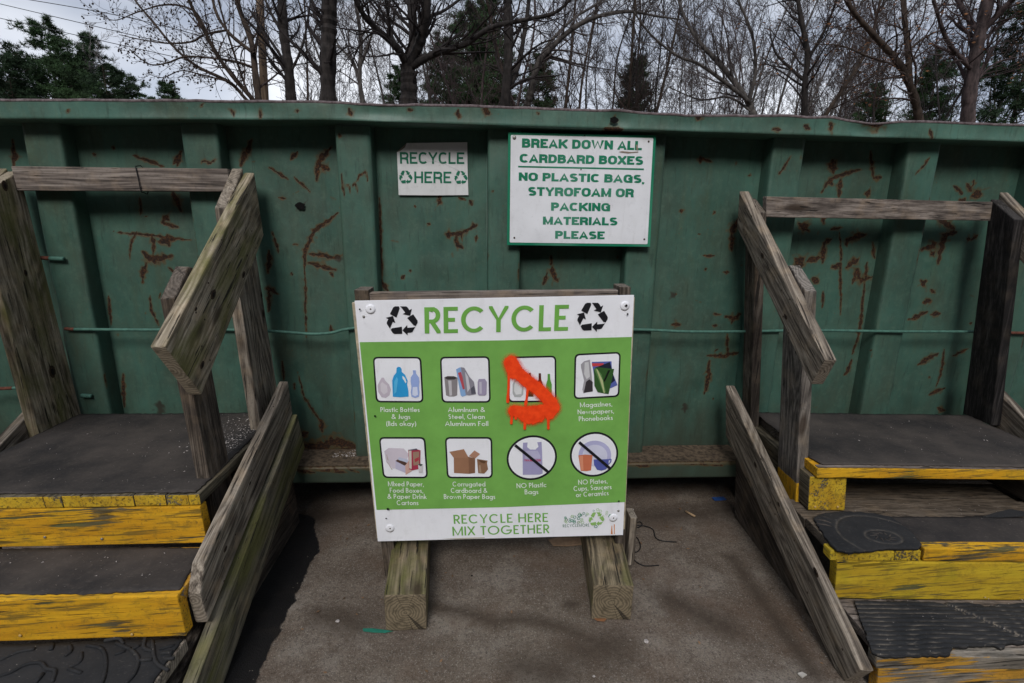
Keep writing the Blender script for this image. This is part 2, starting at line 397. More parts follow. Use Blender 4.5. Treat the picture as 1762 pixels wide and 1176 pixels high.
class Frame:
    def __init__(s, O, deg, lean):
        a = R(deg); s.ex = np.array([math.cos(a), math.sin(a), 0]); s.ey = np.array([-math.sin(a), math.cos(a), 0])
        s.ez = np.array([0, 0, 1.])-lean*s.ex; s.O = np.array(O, float); s.M = np.array([s.ex, s.ey, s.ez]).T; s.I = np.linalg.inv(s.M)
    def p(s, u, v, z): return s.O+s.M@np.array([u, v, z])
    def on(s, px, axis, val):
        C = s.I@(CAM-s.O); dd = s.I@ray(px); return C+dd*((val-C[axis])/dd[axis])
    def side(s, name, par, u0, u1, vz, mat, **k):           # board lying in a plane u = const, outline in (v, z)
        return prism(name, par, [s.p(u0, v, z) for v, z in vz], s.ex*(u1-u0), mat, **k)
    def box(s, name, par, u, v, z, mat, axis=None, **k):    # axis: 'u','v','z'
        ax = {'u': s.ex, 'v': s.ey, 'z': s.ez, None: None}[axis]
        poly = [s.p(u[0], v[0], z[0]), s.p(u[1], v[0], z[0]), s.p(u[1], v[1], z[0]), s.p(u[0], v[1], z[0])]
        return prism(name, par, poly, s.ez*(z[1]-z[0]), mat, axis=ax, **k)

# small round heads
def disc_mesh(name, r, h, n=12, dome=.4):
    V = []; Fq = []
    for j, (rr, yy) in enumerate([(r, 0), (r, -h*.6), (r*.6, -h)]):
        for i in range(n):
            a = 2*math.pi*i/n; V.append((rr*math.cos(a), yy, rr*math.sin(a)))
    me = bpy.data.meshes.new(name)
    faces = [[j*n+i, j*n+(i+1) % n, (j+1)*n+(i+1) % n, (j+1)*n+i] for j in range(2) for i in range(n)] + [[2*n+i for i in range(n)]]
    me.from_pydata(V, [], faces); me.update(); return smooth(me)
HEAD = {}
def head(name, parent, p, r, mat, normal=(0, -1, 0)):
    key = (round(r, 4), mat.name)
    if key not in HEAD:
        HEAD[key] = disc_mesh(name, r, r*(.5 if r < .012 else .14)); HEAD[key].materials.append(mat)
    o = bpy.data.objects.new(name, HEAD[key]); COL.objects.link(o)
    rot = Vector(normal).to_track_quat('-Y', 'Z').to_matrix().to_4x4()
    mw = Matrix.Translation(Vector(p)) @ rot
    if parent: o.parent = parent; o.matrix_basis = world_of(parent).inverted() @ mw
    else: o.matrix_basis = mw
    return o

def tube(pts, rad, n=8):
    pts = [Vector(p) for p in pts]; V = []; Fq = []
    up = Vector((0, 0, 1))
    for i, p in enumerate(pts):
        t = (pts[min(i+1, len(pts)-1)]-pts[max(i-1, 0)]).normalized()
        a = t.cross(up if abs(t.z) < .9 else Vector((1, 0, 0))).normalized(); b = t.cross(a)
        r = rad[i] if isinstance(rad, (list, tuple)) else rad
        for k in range(n):
            th = 2*math.pi*k/n; V.append(p+(a*math.cos(th)+b*math.sin(th))*r)
    for i in range(len(pts)-1):
        for k in range(n): Fq.append([i*n+k, i*n+(k+1) % n, (i+1)*n+(k+1) % n, (i+1)*n+k])
    Fq.append(list(range(n))[::-1]); Fq.append([(len(pts)-1)*n+k for k in range(n)])
    me = bpy.data.meshes.new('tube'); me.from_pydata([tuple(v) for v in V], [], Fq); me.update(); return smooth(me)
def bez(pts, k=6):
    """Catmull-Rom through the points"""
    P = [Vector(p) for p in pts]; P = [P[0]*2-P[1]]+P+[P[-1]*2-P[-2]]; o = []
    for i in range(1, len(P)-2):
        for j in range(k):
            t = j/k; a, b, c, d_ = P[i-1:i+3]
            o.append(.5*((2*b)+(c-a)*t+(2*a-5*b+4*c-d_)*t*t+(3*b-a-3*c+d_)*t**3))
    o.append(P[-2]); return o

# =================================================================== GROUND
xs = np.concatenate([[-400, -150, -60, -25, -10, -5], np.arange(-2.4, 2.6, .016), [5, 10, 25, 60, 150, 400]])
ys = np.concatenate([[-200, -60, -20, -6, -2], np.arange(.5, 2.9, .016), [4, 8, 16, 30, 60, 120, 250, 600]])
gx, gy = np.meshgrid(xs, ys); nxg, nyg = len(xs), len(ys)
P = np.stack([gx.ravel(), gy.ravel()], 1)
def gpt(*pp): return [onZ(x, y, 0)[:2] for x, y in pp]
wet = stroke_field(P, [(gpt((505, 905), (500, 960), (470, 1020), (440, 1075), (410, 1130), (380, 1200), (340, 1300)), .058), (gpt((470, 930), (440, 1040), (390, 1120)), .07), (gpt((520, 905), (530, 950)), .03)], 0)
wet = np.clip(wet*1.6, 0, 1)
dirt = stroke_field(P, [(gpt((735, 1042), (800, 1052), (850, 1070), (905, 1066), (960, 1078), (1040, 1110)), .03), (gpt((975, 1042), (985, 1040)), .022), (gpt((1000, 1120), (1060, 1110)), .07), (gpt((900, 1150), (960, 1160)), .06),
     (gpt((560, 1060), (620, 1075)), .05), (gpt((1150, 1030), (1250, 1080)), .05), (gpt((540, 890), (640, 875), (760, 890), (900, 895), (1060, 895), (1250, 880)), .07), (gpt((1260, 960), (1330, 1060), (1400, 1160)), .03)], 0)
hgt = np.array([mnoise.noise(Vector((x*3, y*3, 0)))*.004+mnoise.noise(Vector((x*14, y*14, 3)))*.0016 if (abs(x) < 2.6 and .4 < y < 3) else -.001 for x, y in P])
V3 = np.stack([P[:, 0], P[:, 1], hgt], 1)
ii = (np.arange(nyg-1)[:, None]*nxg+np.arange(nxg-1)).ravel(); Fg = np.stack([ii, ii+1, ii+nxg+1, ii+nxg], 1)
me = smooth(mesh_np('ground', V3, Fg)); add_attr(me, 'wet', wet); add_attr(me, 'dirt', dirt)
q = MB('worn_asphalt'); v = q.pos()
n1 = q.noise(v, 2.3, 5, .6); n2 = q.noise(v, 260, 4, .7); n3 = q.noise(v, 11, 6, .65)
c = q.mix(q.rng(n1, .3, .7), (.105, .080, .060), (.180, .147, .118))
c = q.mix(q.rng(n3, .42, .68, 0, .7), c, (.078, .056, .041))
c = q.mix(q.rng(q.noise(v, 4.5, 4, .6), .52, .64, 0, .5), c, (.24, .21, .18))
c = q.mix(q.rng(q.noise(v, 70, 3, .6), .5, .7, 0, .5), c, (.045, .036, .030))
agg = q.vor(v, 210); agc = q.n('ShaderNodeTexVoronoi'); q.set(agc.inputs['Vector'], v); agc.inputs['Scale'].default_value = 210
hs = q.n('ShaderNodeSeparateXYZ'); q.set(hs.inputs[0], agc.outputs['Color'])
c = q.mix(q.math('MULTIPLY', q.rng(agg, .2, .5, 1, 0), q.rng(hs.outputs[0], .72, .86, 0, .55)), c, (.30, .275, .25))
c = q.mix(q.math('MULTIPLY', q.rng(agg, .2, .5, 1, 0), q.rng(hs.outputs[1], .72, .86, 0, .65)), c, (.028, .024, .022))
c = q.mix(q.rng(n2, .5, .72, 0, .55), c, (.25, .21, .175))
c = q.mix(q.rng(q.noise(v, 26, 5, .7), .52, .70, 0, .5), c, (.055, .038, .027))
c = q.mix(q.rng(q.noise(v, 95, 4, .8), .54, .66, 0, .75), c, (.035, .027, .021))
c = q.mix(q.rng(q.noise(q.map(v, (1.1, 1, 1)), 120, 3, .75), .57, .68, 0, .8), c, (.27, .24, .205))
c = q.mix(q.rng(q.noise(v, 3.1, 5, .65), .5, .66, 0, .45), c, (.10, .060, .038))
dd_ = q.math('ADD', q.attr('dirt'), q.math('MULTIPLY', q.math('SUBTRACT', q.noise(v, 40, 5, .65), .5), .7))
c = q.mix(q.rng(dd_, .2, .95, 0, .8), c, (.050, .036, .026))
ww = q.math('ADD', q.attr('wet'), q.math('MULTIPLY', q.math('SUBTRACT', q.noise(v, 17, 4, .6), .5), .7))
wm = q.rng(ww, .42, .5)
c = q.mix(wm, c, q.mix(q.rng(n3, .55, .8), (.0075, .0065, .0065), (.022, .017, .013)))
M['ground'] = q.done(c, q.rng(wm, 0, 1, .93, .62), q.bump(q.math('ADD', q.math('MULTIPLY', n2, .7), q.math('MULTIPLY', agg, .5)), .9, .0035))
tag(link('ground', me, None, None, [M['ground']]), kind='structure')

# =================================================================== DUMPSTER
YP, YR, YT, YB = 2.275, 2.20, 2.135, 2.10        # panel, rib face, top rail face, bottom rail face
ZB0, ZB1, ZT0, ZT1 = .21, .288, 1.703, 1.773
XA, XB = -3.55, 3.75
def RP(*pp): return [onY(x, y, YP)[[0, 2]] for x, y in pp]
def RR(*pp): return [onY(x, y, YR)[[0, 2]] for x, y in pp]
def RT(*pp): return [onY(x, y, YT)[[0, 2]] for x, y in pp]
px = YP/F*1.04
def S(w, *pp): return (RP(*pp), w*px*.5)
rust_panel = [S(7, (25, 262), (27, 275)), S(3, (23, 240), (24, 290)), S(4, (228, 267), (255, 277), (283, 288)), S(3, (160, 265), (166, 268)), S(3, (193, 254), (198, 256)),
 S(11, (284, 373), (290, 378)), S(5, (280, 383), (295, 388), (308, 391)), S(3, (196, 398), (230, 402), (290, 408), (332, 414)), S(3, (238, 398), (230, 412), (227, 445)),
 S(9, (276, 416), (302, 410)), S(6, (290, 405), (294, 424)), S(5, (262, 404), (268, 420), (267, 436)), S(9, (250, 434), (260, 446), (276, 446), (298, 441)), S(5, (254, 452), (249, 468), (247, 486)), S(6, (262, 446), (268, 452)),
 S(4, (297, 283), (312, 260)), S(6, (298, 330), (306, 345), (313, 362)), S(4, (310, 262), (303, 285)), S(3, (260, 508), (262, 535), (270, 548), (275, 560)), S(4, (213, 640), (214, 700)), S(3, (186, 510), (188, 520), (192, 560)),
 S(3, (242, 340), (243, 370)), S(3, (292, 460), (302, 470)), S(6, (415, 286), (423, 266), (434, 243)), S(4, (500, 276), (512, 262)), S(6, (545, 312), (548, 285), (556, 270), (569, 253)), S(8, (550, 284), (566, 293)),
 S(3, (463, 288), (480, 298), (497, 309)), S(3, (507, 306), (520, 318), (534, 331)), S(3, (480, 340), (492, 342)), S(5, (525, 460), (527, 430), (542, 398), (560, 383), (583, 367)), S(6, (535, 438), (555, 440), (578, 445)), S(6, (531, 452), (552, 458), (578, 464)),
 S(9, (581, 441), (584, 446)), S(2.5, (525, 460), (527, 520), (529, 580)), S(5, (465, 432), (462, 470)), S(6, (459, 497), (464, 497), (479, 506)), S(5, (463, 498), (463, 535)), S(3, (470, 400), (480, 435)), S(3, (503, 470), (505, 474)),
 S(2.5, (513, 640), (525, 685), (545, 715), (556, 728)), S(7, (553, 722), (555, 742)), S(2.5, (487, 620), (490, 655)), S(3, (505, 421), (514, 421)), S(4, (568, 470), (574, 476)), S(3, (570, 560), (572, 575)),
 S(13, (515, 765), (545, 770), (575, 760), (620, 772)), S(8, (515, 750), (530, 745)), S(10, (578, 758), (600, 765)),
 S(11, (755, 346), (758, 348)), S(5, (757, 336), (757, 342)), S(9, (768, 404), (778, 405)), S(5, (768, 403), (795, 401), (812, 393)), S(8, (813, 391), (819, 389)), S(4, (786, 404), (785, 416), (790, 424)), S(6, (785, 422), (795, 426)),
 S(3, (735, 385), (740, 388)), S(3, (704, 467), (708, 466)), S(4, (691, 480), (697, 475)), S(5, (656, 484), (668, 502)), S(3, (653, 340), (655, 420), (659, 490)), S(4, (807, 345), (812, 353)), S(3, (789, 341), (801, 345)), S(3, (713, 353), (716, 357)),
 S(6, (946, 455), (950, 470), (960, 484)), S(4, (948, 440), (948, 455)), S(4, (940, 470), (935, 490)), S(5, (1203, 270), (1202, 282)), S(3, (1204, 273), (1225, 279)), S(5, (1170, 361), (1171, 366)), S(4, (1227, 365), (1229, 367)), S(3, (1286, 303), (1292, 303)),
 S(8, (1268, 378), (1262, 392), (1258, 402)), S(5, (1258, 400), (1258, 432)), S(3, (1208, 440), (1228, 441)), S(3, (1212, 462), (1213, 465)), S(3, (1243, 468), (1256, 468)), S(6, (1154, 558), (1168, 558)), S(4, (1226, 559), (1232, 560)), S(3, (1162, 505), (1163, 508)),
 S(6, (1248, 545), (1260, 547), (1275, 540)), S(4, (1259, 547), (1257, 556)), S(5, (1215, 612), (1245, 612), (1272, 607)), S(3, (1250, 572), (1251, 610)), S(6, (1219, 622), (1218, 652), (1212, 678)), S(3, (1225, 540), (1240, 541)),
 S(5, (1412, 332), (1420, 318), (1436, 305), (1456, 298), (1478, 293)), S(6, (1443, 312), (1441, 338)), S(13, (1426, 312), (1428, 316)), S(9, (1425, 282), (1435, 290)), S(5, (1430, 275), (1432, 300)), S(13, (1488, 333), (1494, 334)), S(5, (1500, 308), (1515, 306)), S(4, (1495, 262), (1500, 306)),
 S(11, (1375, 386), (1388, 397)), S(8, (1414, 385), (1420, 345)), S(7, (1413, 452), (1416, 418)), S(5, (1414, 418), (1428, 412)), S(8, (1455, 414), (1472, 408), (1488, 404)), S(5, (1454, 412), (1454, 425)), S(4, (1428, 395), (1448, 392)),
 S(14, (1370, 446), (1378, 456)), S(6, (1387, 450), (1407, 444)), S(6, (1428, 462), (1444, 453)), S(8, (1455, 460), (1466, 453), (1475, 445)), S(9, (1396, 478), (1404, 484)), S(6, (1465, 488), (1474, 466), (1480, 485), (1490, 482)), S(4, (1490, 452), (1490, 482)), S(4, (1502, 477), (1488, 483)),
 S(4, (1487, 485), (1482, 540), (1478, 575), (1466, 610)), S(5, (1465, 620), (1458, 640), (1452, 645)), S(4, (1500, 418), (1505, 446)), S(3, (1413, 500), (1412, 530)), S(3, (1443, 400), (1444, 540)),
 S(8, (1640, 396), (1625, 407), (1618, 420), (1612, 452)), S(6, (1620, 405), (1642, 400)), S(8, (1585, 430), (1600, 424), (1608, 418)), S(12, (1601, 438), (1604, 436)), S(6, (1659, 410), (1666, 411)), S(4, (1668, 413), (1680, 405)), S(12, (1584, 490), (1590, 486)), S(5, (1600, 498), (1606, 503)),
 S(7, (1588, 520), (1600, 518)), S(5, (1562, 550), (1578, 544), (1594, 536)), S(6, (1600, 541), (1616, 540)), S(6, (1578, 627), (1592, 618), (1612, 608)), S(4, (1622, 600), (1620, 635), (1610, 665)), S(4, (1638, 612), (1664, 600)), S(5, (1597, 680), (1612, 674), (1625, 668)), S(8, (1611, 372), (1640, 394)), S(9, (1650, 345), (1660, 350)), S(4, (1660, 315), (1668, 330)),
 S(4, (1640, 320), (1655, 335)), S(13, (1676, 330), (1680, 340)), S(4, (1672, 310), (1670, 320)), S(3, (1595, 648), (1598, 650)), S(7, (1612, 702), (1624, 706)), S(4, (1712, 590), (1700, 640))]
rr_ = random.Random(3)
for k in range(130):                                   # small nicks all over the sheet
    x = rr_.uniform(XA, XB); z = rr_.uniform(.35, 1.62); a = rr_.uniform(-.6, .6) if rr_.random() < .5 else rr_.uniform(1.2, 1.9); l_ = rr_.uniform(.002, .035)
    rust_panel.append(([(x, z), (x+l_*math.cos(a), z+l_*math.sin(a))], rr_.uniform(.0015, .004), rr_.choice((.45, .6, .6, 1))))
for k in range(26):
    x = rr_.uniform(XA, XB); rust_panel.append(([(x, .29), (x+rr_.uniform(.02, .15), .292)], rr_.uniform(.004, .010)))
def gz(w, *pp): return (RP(*pp), w*px*.5)
grime_panel = [gz(9, (1177, 695), (1178, 708)),  gz(10, (275, 690), (277, 715)), gz(14, (517, 355), (519, 357)), gz(10, (583, 443), (585, 450)), 
               gz(9, (1155, 505), (1160, 512))]
grime_panel = [g if not isinstance(g, list) else g for g in grime_panel]

def strip_mesh(prof, z0, z1, dz, disp=None, mats=None):
    """vertical sheet: prof list of (x, y); grid in z"""
    n = len(prof); zs = np.linspace(z0, z1, max(2, int((z1-z0)/dz)+1)); pr = np.array(prof, float)
    V_ = np.zeros((len(zs), n, 3)); V_[:, :, 0] = pr[:, 0]; V_[:, :, 1] = pr[:, 1]; V_[:, :, 2] = zs[:, None]
    V_ = V_.reshape(-1, 3)
    i_ = (np.arange(len(zs)-1)[:, None]*n+np.arange(n-1)).ravel(); F_ = np.stack([i_, i_+1, i_+n+1, i_+n], 1)
    if disp is not None: V_ = disp(V_)
    return V_, F_
dump = empty('dumpster', (0, YP, 0), 'long green steel dumpster with rusty scratches, ribs and a dented top rail', 'dumpster')
ribc = [-2.92, -2.31, -1.712, -1.118, -.524, .082, .678, 1.270, 1.860, 2.455, 3.06, 3.66]
def vnoise(P_, sx, sz, seed):
    return np.array([mnoise.noise(Vector((x*sx, seed, z*sz))) for x, z in P_[:, [0, 2]]])
edges = [XA]+ribc+[XB]
for k in range(len(edges)-1):
    a = edges[k]+(.069 if k else 0); b = edges[k+1]-(.069 if k < len(edges)-2 else 0)
    if b-a < .02: continue
    far = b < -1.9 or a > 2.05
    st = .02 if far else .0052
    prof = [(x, YP) for x in np.arange(a, b, st)]+[(b, YP)]
    V_, F_ = strip_mesh(prof, .27, 1.72, st)
    t = np.clip((V_[:, 0]-a)/(b-a), 0, 1); e_ = np.minimum(t, 1-t)
    am = .3 if a < -.22 < b else 1.0
    V_[:, 1] += am*-.008*np.sin(np.pi*t)*np.clip((V_[:, 2]-.3)*3, 0, 1) + am*.008*np.clip(e_*8, 0, 1)*vnoise(V_, 3.4, 3.0, k*7.7) + .003*np.clip(e_*12, 0, 1)*vnoise(V_, 12, 10, k*3.1)
    me = smooth(mesh_np('side_panel', V_, F_)); add_attr(me, 'rust', stroke_field(V_[:, [0, 2]], rust_panel)); add_attr(me, 'grime', stroke_field(V_[:, [0, 2]], grime_panel))
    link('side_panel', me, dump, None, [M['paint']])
pxr = YR/F*1.04
def SR(w, *pp): return (RR(*pp), w*pxr*.5)
rust_rib = [SR(4, (584, 233), (584, 240)), SR(2, (588, 300), (593, 345)), SR(2, (593, 320), (601, 318), (604, 336)), SR(2, (606, 322), (612, 314), (616, 332)), SR(2, (616, 312), (618, 303), (629, 296), (631, 312)), SR(3, (847, 330), (848, 332)), SR(5, (1118, 790), (1090, 790), (1140, 792)),
            SR(2, (1378, 270), (1382, 272)), SR(3, (366, 300), (372, 298)), SR(2.5, (345, 282), (352, 277), (362, 282), (371, 275)), SR(3, (1342, 300), (1350, 290), (1360, 270)), SR(3, (1574, 300), (1590, 285), (1600, 270))]
for k, xc in enumerate(ribc):
    w_ = .069
    prof = [(xc-w_-.003, YP+.004), (xc-w_-.001, YR+.02), (xc-w_, YR+.008), (xc-w_+.004, YR+.002)]+[(x, YR) for x in np.arange(xc-w_+.01, xc+w_-.009, .006)]+[(xc+w_-.004, YR+.002), (xc+w_, YR+.008), (xc+w_+.001, YR+.02), (xc+w_+.003, YP+.004)]
    V_, F_ = strip_mesh(prof, .285, 1.715, .008)
    fr = np.clip((YP-V_[:, 1])/(YP-YR), 0, 1)
    V_[:, 1] += .006*fr*vnoise(V_, 5, 5.5, 50+k*3.3); V_[:, 0] += .002*vnoise(V_, 2, 4, 90+k)
    me = smooth(mesh_np('rib', V_, F_)); add_attr(me, 'rust', (V_[:, 1] < YR+.007)*stroke_field(V_[:, [0, 2]], rust_rib+[([(xc+s*w_, rr_.uniform(.4, 1.5)), (xc+s*w_, rr_.uniform(.4, 1.5))], .0016) for s in (-1, 1)]))
    add_attr(me, 'grime', 0*V_[:, 0]); link('rib', me, dump, None, [M['paint']])
# rails: swept profile along x
def rail(name, prof, mat, x0, x1, dx, disp, rust_f, top_z=None):
    xs_ = np.arange(x0, x1+dx, dx); n = len(prof); pr = np.array(prof, float)
    V_ = np.zeros((len(xs_), n, 3)); V_[:, :, 0] = xs_[:, None]; V_[:, :, 1] = pr[:, 0]; V_[:, :, 2] = pr[:, 1]; V_ = V_.reshape(-1, 3)
    i_ = (np.arange(len(xs_)-1)[:, None]*n+np.arange(n-1)).ravel(); F_ = np.stack([i_, i_+n, i_+n+1, i_+1], 1)
    V_ = disp(V_); me = smooth(mesh_np(name, V_, F_)); add_attr(me, 'rust', rust_f(V_)); add_attr(me, 'grime', 0*V_[:, 0])
    return link(name, me, dump, None, [mat])
def pl(a, b, n): return [(a[0]+(b[0]-a[0])*i/n, a[1]+(b[1]-a[1])*i/n) for i in range(n)]
dents = [(-.40, .12, .010, -.006), (.52, .05, .010, .006), (.80, .16, .006, -.006), (1.20, .09, .006, .006), (1.56, .10, .012, -.016), (1.38, .05, .004, .006), (-1.2, .2, .004, .0), (-.9, .10, .006, -.002), (.0, .25, .003, .002), (2.1, .2, .005, -.002)]
def disp_top(V_):
    x = V_[:, 0].copy(); zf = (V_[:, 2]-ZT0)/(ZT1-ZT0)
    base = np.interp(x, [-3.6, -1.8, -1.2, -.6, .1, .75, 1.5, 2.2, 3.8], [-.010, -.004, .008, .018, .012, .006, .0, -.006, -.012])
    V_[:, 2] += base
    for xc, w_, dy, dz in dents:
        g = np.exp(-((x-xc)/w_)**2); V_[:, 1] += g*dy*np.sin(np.pi*np.clip(zf, 0, 1)); V_[:, 2] += g*dz*np.clip(zf, 0, 1)
    V_[:, 2] += .0025*vnoise(V_, 16, 3, 5)*np.clip(zf, 0, 1); V_[:, 1] += .004*vnoise(V_, 5, 9, 8)
    return V_
pxt = YT/F*1.04
rust_top = [(RT(*pp), w*pxt*.5) for w, pp in [(4, ((395, 185), (402, 200))), (4, ((447, 186), (449, 205))), (4, ((510, 190), (512, 196))), (6, ((600, 188), (606, 200))), (5, ((789, 190), (790, 205))), (10, ((832, 189), (840, 194))), (9, ((1055, 205), (1060, 207))), (5, ((1040, 222), (1070, 223))), (10, ((1202, 202), (1206, 205))),
   (5, ((1385, 215), (1395, 222))), (6, ((1430, 212), (1432, 228))), (11, ((1490, 212), (1510, 214), (1520, 211))), (3, ((115, 188), (120, 196))), (4, ((345, 180), (348, 183))), (4, ((700, 189), (710, 190))), (3, ((925, 192), (927, 198))), (4, ((1330, 222), (1345, 223))), (4, ((1600, 222), (1605, 240)))]]
def rt(V_):
    a = stroke_field(V_[:, [0, 2]], rust_top); top = np.clip((V_[:, 2]-V_[:, 2].max()+.0)/.01+1, 0, 1)*0
    return a
prof = [(YP+.02, ZT0), (YT+.006, ZT0), (YT+.002, ZT0+.003)]+pl((YT, ZT0+.006), (YT, ZT1-.006), 10)+[(YT, ZT1-.006), (YT+.003, ZT1-.001), (YT+.01, ZT1), (YT+.09, ZT1), (YT+.18, ZT1), (YT+.18, ZT0), (YP+.02, ZT0)]
rail('top_rail', prof, M['paint_rail'], XA, XB, .008, disp_top, rt)
# bare weathered lip along the top edge of the rail
q = MB('bare_weathered_lip'); v = q.pos(); M['lip'] = q.done(q.mix(q.rng(q.noise(v, 45, 4, .7), .35, .65), (.06, .042, .044), (.17, .14, .145)), .85, q.bump(q.noise(v, 120, 3), .5, .002))
prof = [(YT-.0015, ZT1-.007), (YT-.0025, ZT1-.002), (YT+.001, ZT1+.002), (YT+.02, ZT1+.0025)]
rail('rail_lip', prof, M['lip'], XA, XB, .008, disp_top, rt)
def disp_bot(V_): V_[:, 1] += .003*vnoise(V_, 4, 8, 20); return V_
prof = [(YP+.01, ZB1), (YP-.05, ZB1+.001), (YB+.006, ZB1), (YB+.001, ZB1-.005)]+pl((YB, ZB1-.008), (YB, ZB0+.005), 8)+[(YB, ZB0+.005), (YB+.004, ZB0), (YP+.1, ZB0)]
bot_str = [([(x, ZB1-.01), (x+rr_.uniform(.02, .2), ZB1-rr_.uniform(.005, .03))], rr_.uniform(.002, .006)) for x in [rr_.uniform(-3, 3) for _ in range(40)]]
rail('bottom_rail', prof, M['paint'], XA, XB, .01, disp_bot, lambda V_: np.maximum(stroke_field(V_[:, [0, 2]], bot_str), .62*np.clip(1-(ZB1-V_[:, 2])/.025, 0, 1)))
# dirt lying on the ledge of the bottom rail
V_ = []; xs_ = np.arange(XA, XB, .02)
V_ = np.array([(x, y, ZB1+.0025+.004*max(0, (y-YB)/.17)+.002*mnoise.noise(Vector((x*20, y*40, 0)))) for x in xs_ for y in np.linspace(YB+.008, YP-.006, 7)])
i_ = (np.arange(len(xs_)-1)[:, None]*7+np.arange(6)).ravel()
tag(link('ledge_dirt', smooth(mesh_np('ledge_dirt', V_, np.stack([i_, i_+7, i_+8, i_+1], 1))), dump, None, [M['dirt_top']]))
# far side, ends, floor of the container
for nm, (x0, x1, y0, y1, z0, z1) in {'far_side': (XA, XB, 4.42, 4.46, .25, 1.68), 'container_floor': (XA, XB, YP+.03, 4.4, .24, .27)}.items():
    prism(nm, dump, [(x0, y0, z0), (x1, y0, z0), (x1, y1, z0), (x0, y1, z0)], (0, 0, z1-z0), M['dark_inside'], bevel=0, jit=0, seg=9)
for x in (XA, XB-.04):
    prism('end_wall', dump, [(x, YP+.02, .26), (x+.04, YP+.02, .26), (x+.04, 4.41, .26), (x, 4.41, .26)], (0, 0, 1.42), M['dark_inside'], bevel=0, jit=0, seg=9)
for x in (-2.9, 3.2):
    for y in (2.55, 4.1):
        me = tube([(x-.07, y, .105), (x+.07, y, .105)], .10, 16); link('roller', me, dump, None, [M['rust']])
for y in (2.55, 4.1):
    prism('skid', dump, [(XA, y-.05, .12), (XB, y-.05, .12), (XB, y+.05, .12), (XA, y+.05, .12)], (0, 0, .12), M['dark_inside'], bevel=0, jit=0, seg=9)
# thin rods welded across the ribs
YO = 2.186
def rod(pts, mat, r=.0065):
    P_ = [onY(x, y, YO) for x, y in pts]; P_ = bez(P_, 8); return link('tie_rod', tube(P_, r, 10), dump, None, [mat])
rod([(128, 567), (250, 568), (400, 568), (480, 571), (535, 575), (570, 573), (595, 567), (640, 564), (800, 566), (1000, 567), (1110, 568), (1180, 571), (1260, 571), (1400, 569), (1560, 571), (1700, 571)], M['rod'])
rod([(112, 566), (128, 567)], M['rust'], .0068); rod([(1700, 571), (1740, 573), (1800, 574)], M['rust'], .0068)
rod([(86, 445), (110, 446)], M['rod'], .009); rod([(72, 444), (87, 445)], M['rust'], .008); rod([(140, 681), (158, 682)], M['rod'], .009)
rod([(22, 668), (40, 668)], M['rod'], .0065); rod([(-60, 672), (-20, 670), (22, 668)], M['rust'], .007)
# a torn hole and a dark socket in the sheet metal
for (x, y, r_, Y) in [(517, 355, .016, YP-.012), (1057, 207, .013, YT-.004)]:
    c_ = onY(x, y, Y); bm = bmesh.new()
    vs = [bm.verts.new((r_*(1.25*math.cos(a))*rr_.uniform(.75, 1.2), 0, r_*math.sin(a)*rr_.uniform(.75, 1.15))) for a in np.linspace(0, 2*math.pi, 12, endpoint=False)]
    bm.faces.new(vs); me = bpy.data.meshes.new('torn_hole'); bm.to_mesh(me); bm.free(); link('torn_hole', me, dump, Matrix.Translation(Vector(c_)), [M['hole']])
# broken glass and grit heaped on the bottom ledge
M['grit'] = plain('pale_grit', (.42, .38, .36), .6, .6, 300)
def grit(name, parent, pts, size, mat, zf=0):
    V_, F_ = [], []
    for p in pts:
        s_ = size*rr_.uniform(.4, 1.3); b = len(V_)
        for j in range(4): V_.append(tuple(np.array(p)+s_*np.array([rr_.uniform(-1, 1), rr_.uniform(-1, 1), rr_.uniform(0, 1)])))
        F_ += [(b, b+1, b+2), (b, b+2, b+3), (b, b+3, b+1), (b+1, b+3, b+2)]
    me = bpy.data.meshes.new(name); me.from_pydata(V_, [], F_); me.update(); return link(name, me, parent, None, [mat])
g_ = grit('grit', dump, [(rr_.gauss(-.62, .045), rr_.uniform(YP-.09, YP-.02), ZB1+.004) for _ in range(110)], .006, M['grit']); g_['kind'] = 'stuff'

# =================================================================== flat print helpers
class Plane2:
    """flat print lying just in front of a plane y = Y; places are (x, z) on that plane"""
    def __init__(s, Y, parent): s.Y, s.par = Y, parent
    def at(s, x, y): return onY(x, y, s.Y)[[0, 2]]
    def polys(s, name, polys, mat, layer, par=None, ids=None):
        V_, F_ = [], []
        for k, P_ in enumerate(polys):
            y = s.Y-.0004-layer*.0007-(ids[k]*.000011 if ids else (k % 9)*.00008); b = len(V_)
            V_ += [(float(p[0]), y, float(p[1])) for p in P_]
            if len(P_) == 3: F_.append((b, b+1, b+2))
            else: F_ += [tuple(b+i for i in t) for t in tessellate_polygon([[Vector((float(p[0]), float(p[1]), 0)) for p in P_]])]
        me = bpy.data.meshes.new(name); me.from_pydata(V_, [], F_); me.update()
        return link(name, me, par or s.par, None, [mat])
def clip_y(poly, lo, hi, ax=1):
    for sgn, lim in ((1, lo), (-1, hi)):
        o = []
        for i in range(len(poly)):
            a, b = poly[i], poly[(i+1) % len(poly)]
            ia, ib = sgn*(a[ax]-lim) >= -1e-9, sgn*(b[ax]-lim) >= -1e-9
            if ia: o.append(a)
            if ia != ib:
                t = (lim-a[ax])/(b[ax]-a[ax]); o.append((a[0]+(b[0]-a[0])*t, a[1]+(b[1]-a[1])*t))
        poly = o
        if not poly: return []
    return poly
def arc(cx, cy, rx, ry, a0, a1, n=14, e=1.0):
    o = []
    for i in range(n+1):
        a = R(a0+(a1-a0)*i/n); c_, s_ = math.cos(a), math.sin(a)
        o.append((cx+rx*math.copysign(abs(c_)**e, c_), cy+ry*math.copysign(abs(s_)**e, s_)))
    return o
